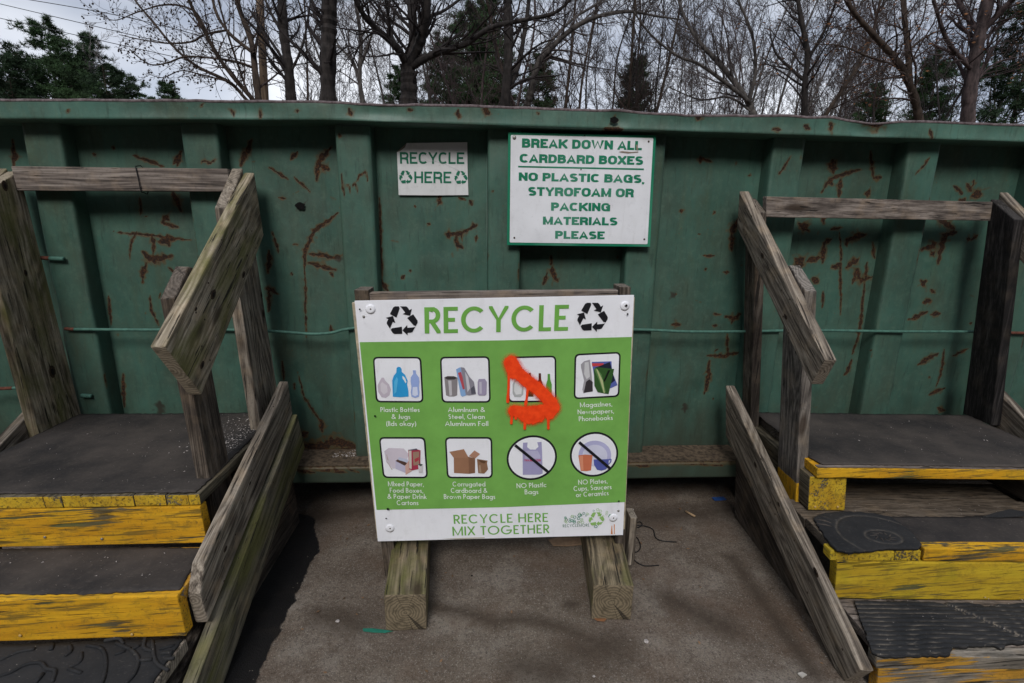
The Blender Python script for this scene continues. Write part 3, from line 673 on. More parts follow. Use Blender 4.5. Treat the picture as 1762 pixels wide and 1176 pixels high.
def thick(pts, t, ext=True, x0=None, x1=None, y0=0., y1=1.):
    """stroke outline quads; ends lying on the glyph box are run out and cut flush with it"""
    P_ = [np.array(p, float) for p in pts]; n = len(P_)
    if ext:
        for (i, j) in ((0, 1), (-1, -2)):
            dv = P_[i]-P_[j]; L_ = np.hypot(*dv)
            onb = abs(P_[i][1]-(y0+t/2)) < 1e-6 or abs(P_[i][1]-(y1-t/2)) < 1e-6 or (x0 is not None and (abs(P_[i][0]-(x0+t/2)) < 1e-6 or abs(P_[i][0]-(x1-t/2)) < 1e-6))
            if onb and L_ > 1e-9: P_[i] = P_[i]+dv/L_*t*1.2
    nr = []
    for i in range(n):
        ds = []
        if i > 0: ds.append((P_[i]-P_[i-1])/max(1e-9, np.hypot(*(P_[i]-P_[i-1]))))
        if i < n-1: ds.append((P_[i+1]-P_[i])/max(1e-9, np.hypot(*(P_[i+1]-P_[i]))))
        ns = [np.array([-q_[1], q_[0]]) for q_ in ds]
        mm = sum(ns)/len(ns); l2 = mm@mm
        nr.append(mm/max(l2, .3))
    o = []
    for i in range(n-1):
        quad = [tuple(P_[i]+nr[i]*t/2), tuple(P_[i+1]+nr[i+1]*t/2), tuple(P_[i+1]-nr[i+1]*t/2), tuple(P_[i]-nr[i]*t/2)]
        quad = clip_y(quad, y0, y1)
        if quad and x0 is not None: quad = clip_y(quad, x0, x1, 0)
        if len(quad) >= 3: o.append(quad)
    return o
FW = dict(R=.50, E=.45, C=.78, Y=.62, L=.40, H=.64, M=.88, I=0, X=.62, T=.48, O=.98, G=.94, A=.76, B=.50, D=.70, F=.43, N=.70, P=.47, S=.46, U=.58, J=.30, W=1.05, K=.56, Z=.55)
HW = dict(R=.72, E=.64, C=.74, Y=.74, L=.60, H=.72, M=.86, I=0, X=.74, T=.66, O=.78, G=.77, A=.78, B=.71, D=.73, F=.60, N=.73, P=.68, S=.69, U=.72, J=.56, W=1.06, K=.76, Z=.64)
def cap(ch, w, t, e):
    """strokes in a box w x 1"""
    a, b, c_, d_ = t/2, w-t/2, t/2, 1-t/2; xm = w/2; hx, hy = (b-a)/2, (d_-c_)/2; my = .5
    st = {
     'I': [[(w/2, c_), (w/2, d_)]],
     'L': [[(a, d_), (a, c_), (b, c_)]],
     'E': [[(b, d_), (a, d_), (a, c_), (b, c_)], [(a, .51), (b-.04*w, .51)]],
     'F': [[(a, c_), (a, d_), (b, d_)], [(a, .50), (b-.06*w, .50)]],
     'H': [[(a, c_), (a, d_)], [(b, c_), (b, d_)], [(a, .51), (b, .51)]],
     'T': [[(a, d_), (b, d_)], [(xm, c_), (xm, d_)]],
     'N': [[(a, c_), (a, d_)], [(b, c_), (b, d_)], [(a, d_+.0), (b, c_)]],
     'M': [[(a, c_), (a, d_)], [(b, c_), (b, d_)], [(a, d_), (xm, c_+.02), (b, d_)]],
     'A': [[(a, c_), (xm, d_), (b, c_)], [(w*.22, .30), (w*.78, .30)]],
     'X': [[(a, c_), (b, d_)], [(a, d_), (b, c_)]],
     'Y': [[(a, d_), (xm, .44), (b, d_)], [(xm, c_), (xm, .46)]],
     'W': [[(a, d_), (w*.28, c_), (xm, d_-.02), (w*.72, c_), (b, d_)]],
     'K': [[(a, c_), (a, d_)], [(a, .36), (b, d_)], [(w*.40, .56), (b, c_)]],
     'Z': [[(a, d_), (b, d_), (a, c_), (b, c_)]],
     'O': [arc(xm, .5, hx, hy, 0, 360, 28, e)],
     'C': [arc(xm+.02, .5, hx+.02, hy, 44, 316, 24, e)],
     'G': [arc(xm, .5, hx, hy, 44, 360, 24, e)+[], [(xm+.02, .49), (b, .49)], [(b, .49), (b, .18)]] if e < 1 else [arc(xm, .5, hx, hy, 46, 354, 26, e), [(xm, .47), (b+t/2, .47)]],
     'D': [[(a, c_), (a, d_), (w*.38, d_)]+arc(w*.38, .5, b-w*.38, hy, 90, -90, 16, e)+[(a, c_)]],
     'P': [[(a, c_), (a, d_), (w*.5, d_)]+arc(w*.5, (d_+.44)/2, b-w*.5, (d_-.44)/2, 90, -90, 10, e)+[(a, .44)]],
     'R': [[(a, c_), (a, d_), (w*.5, d_)]+arc(w*.5, (d_+.46)/2, b-w*.5, (d_-.46)/2, 90, -90, 10, e)+[(a, .46)], ([(w*.45, .46), (b, c_)] if e == 1 else [(w*.5, .46), (b-.05*w, .38), (b-.02*w, .2), (b, c_)])],
     'B': [[(a, c_), (a, d_), (w*.45, d_)]+arc(w*.45, (d_+.53)/2, b-w*.5, (d_-.53)/2, 90, -90, 10, e)+[(a, .53)], [(w*.45, .53)]+arc(w*.5, (c_+.53)/2, b-w*.5, (.53-c_)/2, 90, -90, 10, e)+[(a, c_)]],
     'U': [[(a, d_), (a, .34)]+arc(xm, .34, hx, .34-c_, 180, 360, 12, e)+[(b, .34), (b, d_)]],
     'J': [[(b, d_), (b, .25)]+arc(xm, .25, hx, .25-c_, 0, -150, 8, e)],
     'S': [arc(xm, (d_+.52)/2, hx*.92, (d_-.52)/2, 28, 250, 14, e)[:-1]+[(xm-.02*w, .54), (xm+.06*w, .47)]+arc(xm, (c_+.49)/2, hx, (.49-c_)/2, 62, -150, 14, e)],
    }
    return st[ch]
def low(ch, t):
    """Futura-like lower case, x-height .62; returns width, strokes, y-range"""
    x, r = .62, .31-t/2; c_ = .31
    O_ = lambda cx: [arc(cx, c_, r, r, 0, 360, 20)]
    a = t/2
    D = {
     'a': (.62, O_(.31)+[[(.62-a, a), (.62-a, x-a)]], 0, x), 'b': (.62, O_(.31)+[[(a, a), (a, 1.04-a)]], 0, 1.04), 'd': (.62, O_(.31)+[[(.62-a, a), (.62-a, 1.04-a)]], 0, 1.04),
     'p': (.62, O_(.31)+[[(a, -.28+a), (a, x-a)]], -.28, x), 'q': (.62, O_(.31)+[[(.62-a, -.28+a), (.62-a, x-a)]], -.28, x),
     'g': (.62, O_(.31)+[[(.62-a, x-a), (.62-a, -.05)]+arc(.31, -.05, r, .2, 0, -150, 8)], -.3, x),
     'o': (.62, O_(.31), 0, x), 'c': (.52, [arc(.31, c_, r, r, 48, 312, 16)], 0, x), 'e': (.62, [arc(.31, c_, r, r, -40, -355, 18), [(.31-r, .31), (.31+r, .31)]], 0, x),
     'l': (t, [[(a, a), (a, 1.04-a)]], 0, 1.04), 'i': (t, [[(a, a), (a, x-a)], [(a, .80), (a, .80+t*1.1)]], 0, 1.), 't': (.32, [[(.16, a), (.16, .88-a)], [(0, x-a), (.32, x-a)]], 0, .88),
     'k': (.50, [[(a, a), (a, 1.04-a)], [(a, .27), (.40, x-a)], [(.17, .36), (.45, a)]], 0, 1.04), 'n': (.5, [[(a, a), (a, x-a)], arc(.25, .36, .25-a, .26-a, 180, 0, 10)+[(.5-a, .3), (.5-a, a)]], 0, x),
     'h': (.5, [[(a, a), (a, 1.04-a)], arc(.25, .36, .25-a, .26-a, 180, 0, 10)+[(.5-a, .3), (.5-a, a)]], 0, 1.04),
     'm': (.84, [[(a, a), (a, x-a)], arc(.24, .38, .24-a, .24-a, 180, 0, 8)+[(.48-a*2+.0, .3), (.48-2*a, a)], arc(.62, .38, .22-a, .24-a, 180, 0, 8)+[(.84-a, .3), (.84-a, a)]], 0, x),
     'r': (.32, [[(a, a), (a, x-a)], arc(.26, .36, .26-a, .26-a, 180, 75, 6)], 0, x), 'u': (.5, [[(a, x-a), (a, .26)]+arc(.25, .26, .25-a, .26-a, 180, 360, 10)+[(.5-a, x-a)]], 0, x),
     's': (.36, [arc(.18, .455, .18-a, .165-a, 20, 250, 8)+[(.18, .315)]+arc(.18, .165, .18-a, .165-a, 70, -160, 8)], 0, x),
     'w': (.8, [[(a, x-a), (.22, a), (.4, x-a), (.58, a), (.8-a, x-a)]], 0, x), 'x': (.5, [[(a, a), (.5-a, x-a)], [(a, x-a), (.5-a, a)]], 0, x), 'y': (.54, [[(a, x-a), (.28, a*2)], [(.54-a, x-a), (.14, -.28+a)]], -.28, x),
     'z': (.45, [[(a, x-a), (.45-a, x-a), (a, a), (.45-a, a)]], 0, x), ',': (.14, [[(.11, .12), (.03, -.14)]], -.2, .14), '.': (t, [[(a, 0), (a, t*1.1)]], 0, .3),
     '(': (.22, [arc(.30, .4, .25, .6, 115, 245, 8)], -.2, 1.04), ')': (.22, [arc(-.08, .4, .25, .6, 65, -65, 8)], -.2, 1.04),
     '&': (.72, [[(.70, a), (.22, .70)]+arc(.33, .80, .14, .14, 205, -25, 8)+[(.40, .62), (.14, .42)]+arc(.27, .25, .21, .21-a*.3, 140, 300, 8)+[(.55, .16), (.68, .40)]], 0, 1.)}
    return D[ch]
def text_polys(txt, t, style='F', track=.17, space=.34):
    x = 0.; polys = []; ids = []
    for ch in txt:
        if ch == ' ': x += space; continue
        g0 = len(ids)
        if ch.isupper():
            w = (FW if style == 'F' else HW)[ch]; w = max(w, t)
            for si, st in enumerate(cap(ch, w, t, 1.0 if style == 'F' else .78)):
                for q_ in thick(st, t, True, 0, w, 0, 1): polys.append([(p[0]+x, p[1]) for p in q_]); ids.append(len(ids)-g0)
            x += w+track
        else:
            w, sts, lo_, hi_ = low(ch, t)
            for si, st in enumerate(sts):
                for q_ in thick(st, t, True, 0, max(w, t), lo_, hi_): polys.append([(p[0]+x, p[1]) for p in q_]); ids.append(len(ids)-g0)
            x += w+track*.8
    return polys, x-track, ids
def put_text(pl_, name, txt, L0, L1, top, mat, layer, t=.14, style='F', par=None, **k):
    """L0, L1: photo places of the baseline's two ends; top: place of the cap line above L0"""
    polys, w, ids = text_polys(txt, t, style, **k); A, B, C = pl_.at(*L0), pl_.at(*L1), pl_.at(*top)
    U, V_ = (B-A)/w, C-A
    return pl_.polys(name, [[A+U*p[0]+V_*p[1] for p in q_] for q_ in polys], mat, layer, par, ids)
ARW = [[(-.75, .42), (-.52, .86), (-.40, .93), (-.15, .93), (-.11, .79), (-.34, .19)], [(-.10, .93), (.32, .93), (.42, .85), (.52, .68), (.68, .77), (.55, .31), (.08, .42), (.24, .52), (-.02, .88)]]
def arrows(cx, cz, r, squash=1.0):
    o = []
    for k in range(3):
        a = -2*math.pi*k/3; c_, s_ = math.cos(a), math.sin(a)
        for P_ in ARW: o.append([(cx+r*squash*(c_*x-s_*(y+.02)), cz+r*(s_*x+c_*(y+.02))) for x, y in P_])
    return o

# =================================================================== RECYCLE SIGN ON ITS STAND
SY = 1.70
sign = empty('recycling_sign', (.06, 1.75, 0), 'large white and green RECYCLE sign with orange spray paint, on a low timber stand', 'sign')
# feet: two square beams
def beam(fl, fr, dirx, mat, name='foot_beam', z1=.142):
    d_ = Vector((dirx, 1, 0)); L_ = .58
    a, b = Vector((fl[0], fl[1], 0)), Vector((fr[0], fr[1], 0))
    return prism(name, sign, [a, b, b+d_*L_, a+d_*L_], (0, 0, z1), mat, bevel=.007, axis=d_, seg=.08, jit=.003)
beam((-.336, 1.475), (-.196, 1.475), -.075, M['wood_beam'])
beam((.374, 1.496), (.514, 1.490), .10, M['wood_beam'])
# uprights and rails behind the sheet
YS = SY+.022
prism('upright', sign, [(-.385, YS, .02), (-.338, YS, .02), (-.338, YS+.089, .02), (-.385, YS+.089, .02)], (-.050, 0, 1.108), M['wood_dark'], axis=(0, 0, 1))
prism('upright', sign, [(.512, YS, .02), (.552, YS, .02), (.552, YS+.089, .02), (.512, YS+.089, .02)], (-.052, 0, 1.124), M['wood_dark'], axis=(0, 0, 1))
prism('top_rail', sign, [(-.385, YS-.004, 1.068), (.456, YS-.004, 1.086), (.456, YS-.004, 1.133), (-.385, YS-.004, 1.119)], (0, .038, 0), M['wood_rail'])
prism('lower_rail', sign, [(-.31, YS, .25), (.51, YS, .25), (.51, YS, .33), (-.31, YS, .33)], (0, .038, 0), M['wood_dark'])
prism('spacer_block', sign, [(.556, YS-.01, .05), (.556, YS-.01, .26), (.556, YS+.06, .26), (.556, YS+.06, .05)], (.028, 0, 0), M['wood_grey'], axis=(0, 0, 1))
prism('backing_board', sign, [(-.441, SY+.006, 1.088), (.512, SY+.006, 1.11), (.535, SY+.006, .215), (-.402, SY+.006, .20)], (0, .012, 0), plain('pale_plywood', (.42, .36, .26), .85, .4, 30), bevel=.001, jit=.002)
pn = Plane2(SY, sign)
cTL, cTR, cBR, cBL = pn.at(610, 517.5), pn.at(1091, 508), pn.at(1072, 921), pn.at(650, 932)
cTL, cTR, cBR, cBL = pn.at(610, 518), pn.at(1091, 508), pn.at(1072, 921), pn.at(650, 932)
me_p = prism('sign_sheet', sign, [(cTL[0], SY, cTL[1]), (cTR[0], SY, cTR[1]), (cBR[0], SY, cBR[1]), (cBL[0], SY, cBL[1])], (0, .0035, 0), M['sheet'], bevel=.0006, jit=0, seg=9)
sheet = me_p
pn.par = sheet
def PX(*pp): return [pn.at(x, y) for x, y in pp]
pn.polys('green_field', [PX((619, 589), (860, 586), (1087, 580), (1076, 864), (860, 873), (648, 877.5))], M['ink_green'], 1)
put_text(pn, 'lettering', 'RECYCLE', (731, 574), (977, 569), (730, 529), M['ink_letter'], 2, t=.145, track=.10)
def sym(cx, cy, r, mat, name='recycling_symbol', layer=2):
    c_ = pn.at(cx, cy); rr2 = (pn.at(cx+r, cy)-c_)[0]; return pn.polys(name, arrows(c_[0], c_[1], rr2), mat, layer)
sym(691.5, 552, 26.5, M['ink_black']); sym(1019, 546, 26, M['ink_black'])
def rrect(q_, rad, n=5):
    """rounded quad in photo places, corners tl, tr, br, bl"""
    o = []; q_ = [np.array(p, float) for p in q_]
    for i in range(4):
        p, a, b = q_[i], q_[i-1], q_[(i+1) % 4]; da = (a-p)/np.hypot(*(a-p))*rad; db = (b-p)/np.hypot(*(b-p))*rad
        for k in range(n+1):
            t = k/n; o.append((1-t)**2*(p+da)+2*t*(1-t)*p+t*t*(p+db))
    return o
def inset(q_, d_):
    c_ = sum(np.array(p) for p in q_)/4; o = []
    for p in q_: v_ = c_-np.array(p); o.append(np.array(p)+v_*np.array([d_/abs(v_[0]), d_/abs(v_[1])]))
    return o
ICON = [[(641.5, 614), (725, 614), (729, 693), (647, 692.5)], [(757, 614), (842.5, 613), (844.5, 693), (760, 693)], [(872, 614), (957, 612), (957.5, 692), (874.5, 692.5)], [(988.5, 609), (1068, 605.5), (1065.5, 683), (987, 687)],
        [(652, 752), (732, 752), (736.5, 823), (659, 822.5)], [(765.5, 752), (847, 752), (848, 823), (769, 823)]]
for q_ in ICON:
    pn.polys('icon_frame', [[pn.at(*p) for p in rrect(q_, 9)]], M['ink_black'], 2)
    pn.polys('icon_field', [[pn.at(*p) for p in rrect(inset(q_, 2.9), 6.5)]], M['sheet'], 3)
for cx, cy, rx, ry, s0, s1 in [(915, 787.5, 43.3, 38.6, (886, 765), (944, 812)), (1022, 781.7, 41.6, 38.6, (996, 760), (1049, 805))]:
    E_ = lambda f_: [pn.at(cx+(rx-f_)*math.cos(a)-0.03*ry*math.sin(a), cy+(ry-f_)*math.sin(a)-.03*rx*math.cos(a)) for a in np.linspace(0, 2*math.pi, 40, endpoint=False)]
    pn.polys('icon_frame', [E_(0)], M['ink_black'], 2); pn.polys('icon_field', [E_(3.4)], M['sheet'], 3)
    dv = np.array(s1, float)-np.array(s0); nv_ = np.array([-dv[1], dv[0]])/np.hypot(*dv)*2.4
    pn.polys('slash', [[pn.at(*(np.array(s0)+nv_)), pn.at(*(np.array(s1)+nv_)), pn.at(*(np.array(s1)-nv_)), pn.at(*(np.array(s0)-nv_))]], M['ink_black'], 8.4)
INK = {}
def inkc(c_):
    if c_ not in INK: INK[c_] = ink('print_%02d' % len(INK), c_, amt=.1)
    return INK[c_]
def pict(items, off, sc):
    for k, (nm, col, P_) in enumerate(items):
        pn.polys(nm, [[pn.at(off[0]+x/sc, off[1]+y/sc) for x, y in P_]], inkc(col), 4+k*.3)
o1, s1_ = (600, 480), 4.523
pict([('jug_print', (.56, .50, .58), [(245, 790), (258, 768), (275, 768), (285, 790), (315, 820), (330, 860), (318, 905), (290, 925), (258, 920), (232, 880), (226, 830)]),
      ('jug_print', (.68, .64, .70), [(262, 800), (300, 830), (305, 880), (275, 900), (250, 870), (248, 820)]),
      ('bottle_print', (.03, .33, .68), [(345, 916), (340, 790), (352, 752), (372, 728), (374, 692), (385, 683), (403, 685), (413, 700), (414, 722), (440, 745), (460, 790), (456, 820), (466, 870), (467, 914), (406, 920)]),
      ('bottle_print', (.75, .80, .82), [(420, 752), (440, 770), (450, 800), (445, 812), (432, 790), (420, 772)]),
      ('bottle_print', (.10, .48, .80), [(355, 800), (375, 760), (385, 780), (372, 880), (356, 895)]),
      ('water_bottle_print', (.30, .40, .72), [(500, 710), (523, 710), (525, 735), (548, 765), (552, 800), (548, 840), (552, 880), (548, 915), (520, 924), (490, 915), (484, 880), (490, 840), (483, 800), (484, 765), (503, 738)]),
      ('water_bottle_print', (.62, .68, .85), [(500, 840), (535, 838), (540, 900), (518, 912), (496, 900)])], o1, s1_)
pict([('can_print', (.26, .24, .25), [(745, 765), (770, 755), (820, 756), (848, 770), (845, 905), (820, 915), (780, 914), (758, 905)]),
      ('can_print', (.05, .045, .045), [(745, 768), (770, 757), (822, 758), (847, 768), (822, 782), (768, 782)]),
      ('can_print', (.55, .53, .56), [(775, 790), (800, 790), (805, 905), (785, 908)]),
      ('carton_print', (.25, .42, .70), [(836, 702), (870, 685), (925, 880), (915, 905), (885, 915), (872, 905)]),
      ('carton_print', (.50, .08, .10), [(850, 730), (875, 722), (912, 850), (890, 860)]),
      ('foil_print', (.27, .26, .31), [(872, 685), (900, 690), (940, 760), (975, 800), (992, 895), (940, 905), (912, 900)]),
      ('foil_print', (.60, .60, .66), [(905, 720), (930, 760), (945, 850), (925, 880)]),
      ('foil_print', (.10, .10, .13), [(950, 850), (975, 830), (990, 890), (955, 895)]),
      ('can_print', (.36, .32, .45), [(1012, 778), (1060, 776), (1075, 800), (1072, 895), (1060, 905), (1015, 904), (1004, 895), (1004, 800)]),
      ('can_print', (.55, .52, .62), [(1016, 800), (1034, 798), (1036, 890), (1018, 892)])], o1, s1_)
o2 = (840, 480)
pict([('jar_print', (.45, .46, .47), [(205, 780), (240, 778), (262, 800), (275, 830), (272, 900), (250, 920), (205, 918), (190, 890), (190, 820)]),
      ('jar_print', (.72, .73, .74), [(212, 800), (240, 800), (262, 840), (258, 895), (215, 900), (200, 870), (203, 825)]),
      ('bottle_print', (.09, .055, .02), [(315, 730), (332, 730), (334, 790), (352, 830), (352, 915), (300, 915), (300, 830), (314, 790)]),
      ('bottle_print', (.10, .02, .012), [(392, 733), (410, 733), (412, 780), (428, 830), (428, 912), (378, 912), (378, 830), (391, 780)]),
      ('bottle_print', (.10, .33, .05), [(462, 738), (480, 738), (482, 780), (494, 820), (494, 910), (450, 910), (450, 820), (461, 780)])], o2, s1_)
pict([('newspaper_print', (.35, .34, .37), [(720, 665), (745, 640), (790, 628), (800, 700), (815, 870), (740, 890), (732, 860), (745, 790), (722, 690)]),
      ('newspaper_print', (.60, .60, .62), [(750, 650), (780, 645), (790, 760), (765, 780), (745, 740)]),
      ('newspaper_print', (.04, .035, .04), [(760, 800), (785, 780), (812, 800), (812, 875), (742, 885)]),
      ('magazine_print', (.10, .13, .40), [(805, 645), (958, 640), (962, 720), (1005, 825), (950, 850), (830, 800)]),
      ('magazine_print', (.55, .06, .07), [(805, 655), (895, 655), (900, 675), (808, 680)]),
      ('magazine_print', (.015, .02, .04), [(830, 690), (945, 645), (985, 790), (900, 850), (860, 800)]),
      ('magazine_print', (.035, .10, .025), [(820, 700), (850, 685), (978, 700), (950, 830), (935, 895), (850, 880), (825, 830)]),
      ('magazine_print', (.10, .22, .07), [(822, 700), (840, 692), (880, 740), (915, 880), (895, 890), (860, 790)]),
      ('magazine_print', (.45, .50, .25), [(838, 700), (850, 705), (890, 790), (905, 885), (898, 886), (870, 790)]),
      ('magazine_print', (.008, .012, .008), [(930, 710), (948, 708), (905, 800), (895, 790)])], o2, s1_)
o3, s3 = (620, 720), 5.346
pict([('paper_print', (.62, .56, .64), [(222, 300), (262, 270), (400, 275), (450, 330), (400, 440), (300, 460), (240, 400)]),
      ('paper_print', (.45, .38, .36), [(240, 330), (247, 330), (262, 385), (250, 380)]), ('paper_print', (.45, .38, .36), [(248, 400), (252, 400), (298, 468), (290, 470)]),
      ('box_print', (.50, .48, .62), [(325, 385), (420, 430), (440, 420), (450, 480), (420, 500), (325, 460)]),
      ('box_print', (.09, .05, .04), [(325, 388), (350, 372), (440, 410), (408, 432)]),
      ('box_print', (.50, .53, .66), [(355, 352), (438, 375), (440, 405), (350, 378)]),
      ('box_print', (.60, .38, .32), [(415, 430), (448, 385), (452, 470), (480, 478), (418, 515)]),
      ('carton_print', (.38, .04, .08), [(442, 285), (520, 280), (555, 290), (552, 440), (545, 460), (478, 475), (450, 465)]),
      ('carton_print', (.60, .55, .50), [(447, 292), (472, 292), (474, 462), (452, 455)]),
      ('carton_print', (.34, .22, .16), [(485, 305), (545, 300), (542, 420), (490, 430)]),
      ('carton_print', (.42, .05, .07), [(500, 370), (540, 350), (540, 380), (505, 400)]),
      ('carton_print', (.10, .10, .14), [(440, 285), (520, 272), (530, 284), (455, 292)]),
      ('cup_print', (.62, .60, .62), [(532, 415), (576, 415), (574, 495), (540, 495)]), ('cup_print', (.06, .08, .07), [(530, 420), (550, 410), (577, 418), (560, 436)])], o3, s3)
pict([('cardboard_print', (.33, .17, .10), [(860, 360), (990, 350), (1056, 365), (1056, 500), (1000, 508), (862, 500)]),
      ('cardboard_print', (.24, .12, .07), [(995, 352), (1056, 362), (1056, 500), (1000, 508)]),
      ('cardboard_print', (.38, .20, .12), [(820, 305), (953, 280), (992, 350), (985, 362), (860, 362)]),
      ('cardboard_print', (.46, .25, .17), [(998, 345), (1050, 292), (1102, 325), (1058, 365)]),
      ('paper_bag_print', (.26, .14, .08), [(1073, 370), (1170, 385), (1165, 410), (1175, 465), (1140, 505), (1085, 500)]),
      ('paper_bag_print', (.12, .06, .03), [(1080, 375), (1160, 392), (1140, 412), (1110, 402)]), ('paper_bag_print', (.40, .27, .18), [(1090, 430), (1105, 425), (1115, 495), (1095, 498)])], o3, s3)
o4 = (840, 720)
pict([('plastic_bag_print', (.36, .34, .55), [(320, 222), (362, 220), (358, 262), (385, 285), (435, 285), (462, 258), (450, 218), (490, 214), (495, 300), (500, 505), (470, 515), (318, 517), (316, 300)]),
      ('plastic_bag_print', (.48, .46, .64), [(345, 295), (455, 295), (480, 345), (475, 368), (340, 368)])], o4, s3)
put_text(pn, 'bag_lettering', 'THANK YOU', (902, 793), (930, 793), (902, 789.5), inkc((.55, .03, .08)), 7, t=.2)
pict([('plate_print', (.45, .45, .68), [(980+150*math.cos(a), 335-132*math.sin(a)) for a in np.linspace(-.3, math.pi+.35, 22)]),
      ('plate_print', (.62, .63, .78), [(980+115*math.cos(a), 340-100*math.sin(a)) for a in np.linspace(0, 2*math.pi, 26, endpoint=False)]),
      ('cup_print', (.58, .17, .09), [(828, 338), (890, 330), (958, 335), (945, 475), (905, 483), (850, 480)]),
      ('cup_print', (.70, .28, .17), [(835, 345), (870, 340), (875, 475), (852, 475)]),
      ('cup_print', (.09, .11, .38), [(968, 375), (1110, 372), (1120, 365), (1134, 375), (1130, 400), (1100, 430), (1085, 465), (1040, 478), (1000, 470), (972, 425)]),
      ('cup_print', (.60, .62, .74), [(1108, 382), (1122, 380), (1118, 400), (1104, 412)])], o4, s3)
CAPT = [('Plastic Bottles', 655, 722, 709, 709), ('& Jugs', 674, 706, 721, 721), ('(lids okay)', 665, 716, 733, 733), ('Aluminum &', 771, 834, 709, 709), ('Steel, Clean', 772, 834, 721, 721), ('Aluminum Foil', 766, 840, 733, 733),
 ('Magazines,', 998, 1053, 701, 699), ('Newspapers,', 994, 1056, 713, 711), ('Phonebooks', 996, 1054, 725, 722.5), ('Mixed Paper,', 668, 729, 836.5, 837), ('Food Boxes,', 671, 728, 847.5, 848), ('& Paper Drink', 667, 734, 858, 858.5), ('Cartons', 683, 720, 869, 869),
 ('Corrugated', 779, 835, 837, 837), ('Cardboard &', 776, 838, 848, 848), ('Brown Paper Bags', 764, 852, 858.5, 858.5), ('NO Plastic', 889, 940, 840, 838), ('Bags', 903, 926, 850.5, 850), ('NO Plates,', 995, 1045, 834, 831.5), ('Cups, Saucers', 987, 1052, 845, 841.5), ('or Ceramics', 991, 1047, 855.5, 852)]
for t_, xa, xb, ya, yb in CAPT:
    put_text(pn, 'caption', t_, (xa, ya), (xb, yb), (xa-.4, ya-8.3), M['ink_white'], 2, t=.13, track=.13)
put_text(pn, 'lettering', 'RECYCLE HERE', (781, 901.5), (943, 898), (780, 886), M['ink_letter'], 1, t=.13, track=.13)
put_text(pn, 'lettering', 'MIX TOGETHER', (779, 922), (945, 917.5), (778, 906.5), M['ink_letter'], 1, t=.13, track=.13)
put_text(pn, 'lettering', 'RECYCLEMORE', (968.5, 907.5), (1014, 906), (968, 902.5), inkc((.20, .30, .25)), 1, t=.16)
pale = inkc((.42, .58, .36)); dkg = inkc((.05, .25, .16)); sym(1026, 893, 13.5, inkc((.28, .50, .15)), layer=2)
rs = random.Random(5)
for k in range(46):
    t = rs.random(); x = 972+t*80; hi_ = 884-8*min(1, t*1.6)+6*(t < .3)+ (3 if t > .8 else 0); lo_ = 900-2*t
    y = rs.uniform(min(hi_, lo_-2), lo_)
    if (x-1026)**2+(y-893)**2 < 150: continue
    sym(x, y, rs.uniform(1.8, 3.0), pale if rs.random() < .75 else dkg, layer=1)
for x, y, r_ in [(997, 886.5, 3.6), (984, 896, 3), (1025, 906, 3.2), (1050, 888, 3.6)]: sym(x, y, r_, dkg, layer=1.5)
# washers, screws, holes
def ring(cx, cy, r_, mat, layer, name='washer', par=None, pl_=None, sq=1.0):
    pl_ = pl_ or pn; c_ = pl_.at(cx, cy); rr2 = (pl_.at(cx+r_, cy)-c_)[0]
    return pl_.polys(name, [[(c_[0]+rr2*math.cos(a), c_[1]+rr2*sq*math.sin(a)) for a in np.linspace(0, 2*math.pi, 16, endpoint=False)]], mat, layer, par)
for x, y in [(637.5, 532), (1075, 526.5), (671, 909), (1055, 891)]:
    p = pn.at(x, y); head('washer', sheet, (p[0], SY-.0008, p[1]), .0165, M['sheet']); head('screw', sheet, (p[0]+.001, SY-.0028, p[1]), .0026, M['nail'])
for x, y, r_ in [(620, 532, 1.6), (1077, 525.5, 2), (1079, 540, 1.6), (668, 874.5, 2.3), (665, 890.5, 1.3), (646, 715, 1.8), (1064, 861, 1.6)]: ring(x, y, r_, M['hole'], 10, 'screw_hole')
for x, y in [(626, 545), (1064, 879)]: p = pn.at(x, y); head('screw', sheet, (p[0], SY-.001, p[1]), .0045, M['screw'])
pn.polys('rust_run', [PX((1056.2, 902), (1057.6, 902), (1057.4, 919), (1056.2, 919)), PX((1052, 906), (1053, 903), (1054, 919), (1051, 919))], inkc((.62, .20, .03)), 2)
pn.polys('dirt_mark', [PX((760, 927), (800, 925.5), (834, 924.5), (834, 926), (790, 928))], inkc((.50, .46, .38)), 1)
# sprayed orange paint with runs
gxs, gys = np.arange(855, 985, .75), np.arange(600, 752, .75)
P_ = np.array([(x, y) for y in gys for x in gxs])
base = [([(878, 624), (884, 640)], 9.5), ([(880, 622), (890, 640), (906, 654), (925, 668), (941, 684), (952, 700)], 9.2), ([(950, 690), (953, 702), (945, 712)], 7), ([(884, 706), (900, 708), (925, 706), (948, 702)], 8.0), ([(902, 716), (916, 719), (928, 715)], 7.5), ([(893, 711), (910, 722)], 5)]
def field(P_, st, soft):
    o = np.zeros(len(P_))
    for pts, w_ in st:
        pts = np.array(pts, float); dm = np.full(len(P_), 1e9)
        for a, b in zip(pts[:-1], pts[1:]): dm = np.minimum(dm, seg_dist(P_, a, b))
        o = np.maximum(o, np.clip((w_+soft-dm)/soft, 0, 1))
    return o
core = field(P_, base, 2.2); halo = field(P_, base, 13)**2*.55
runs = field(P_, [([(875.5, 640), (875, 665), (873.5, 688)], 1.5), ([(874, 680), (873.5, 690)], 2.0), ([(908, 664), (906, 685), (904, 694)], 1.4), ([(905, 690), (904, 695)], 2.0), ([(880.5, 714), (879.5, 727)], 1.6), ([(888, 714), (887, 719)], 1.5), ([(903.5, 720), (902.5, 736)], 1.8), ([(932, 716), (931, 723)], 1.6), ([(943, 706), (943, 736)], 1.6), ([(918, 724), (917, 726)], 2)], .9)
hn = np.array([rs.random() for _ in range(len(P_))])
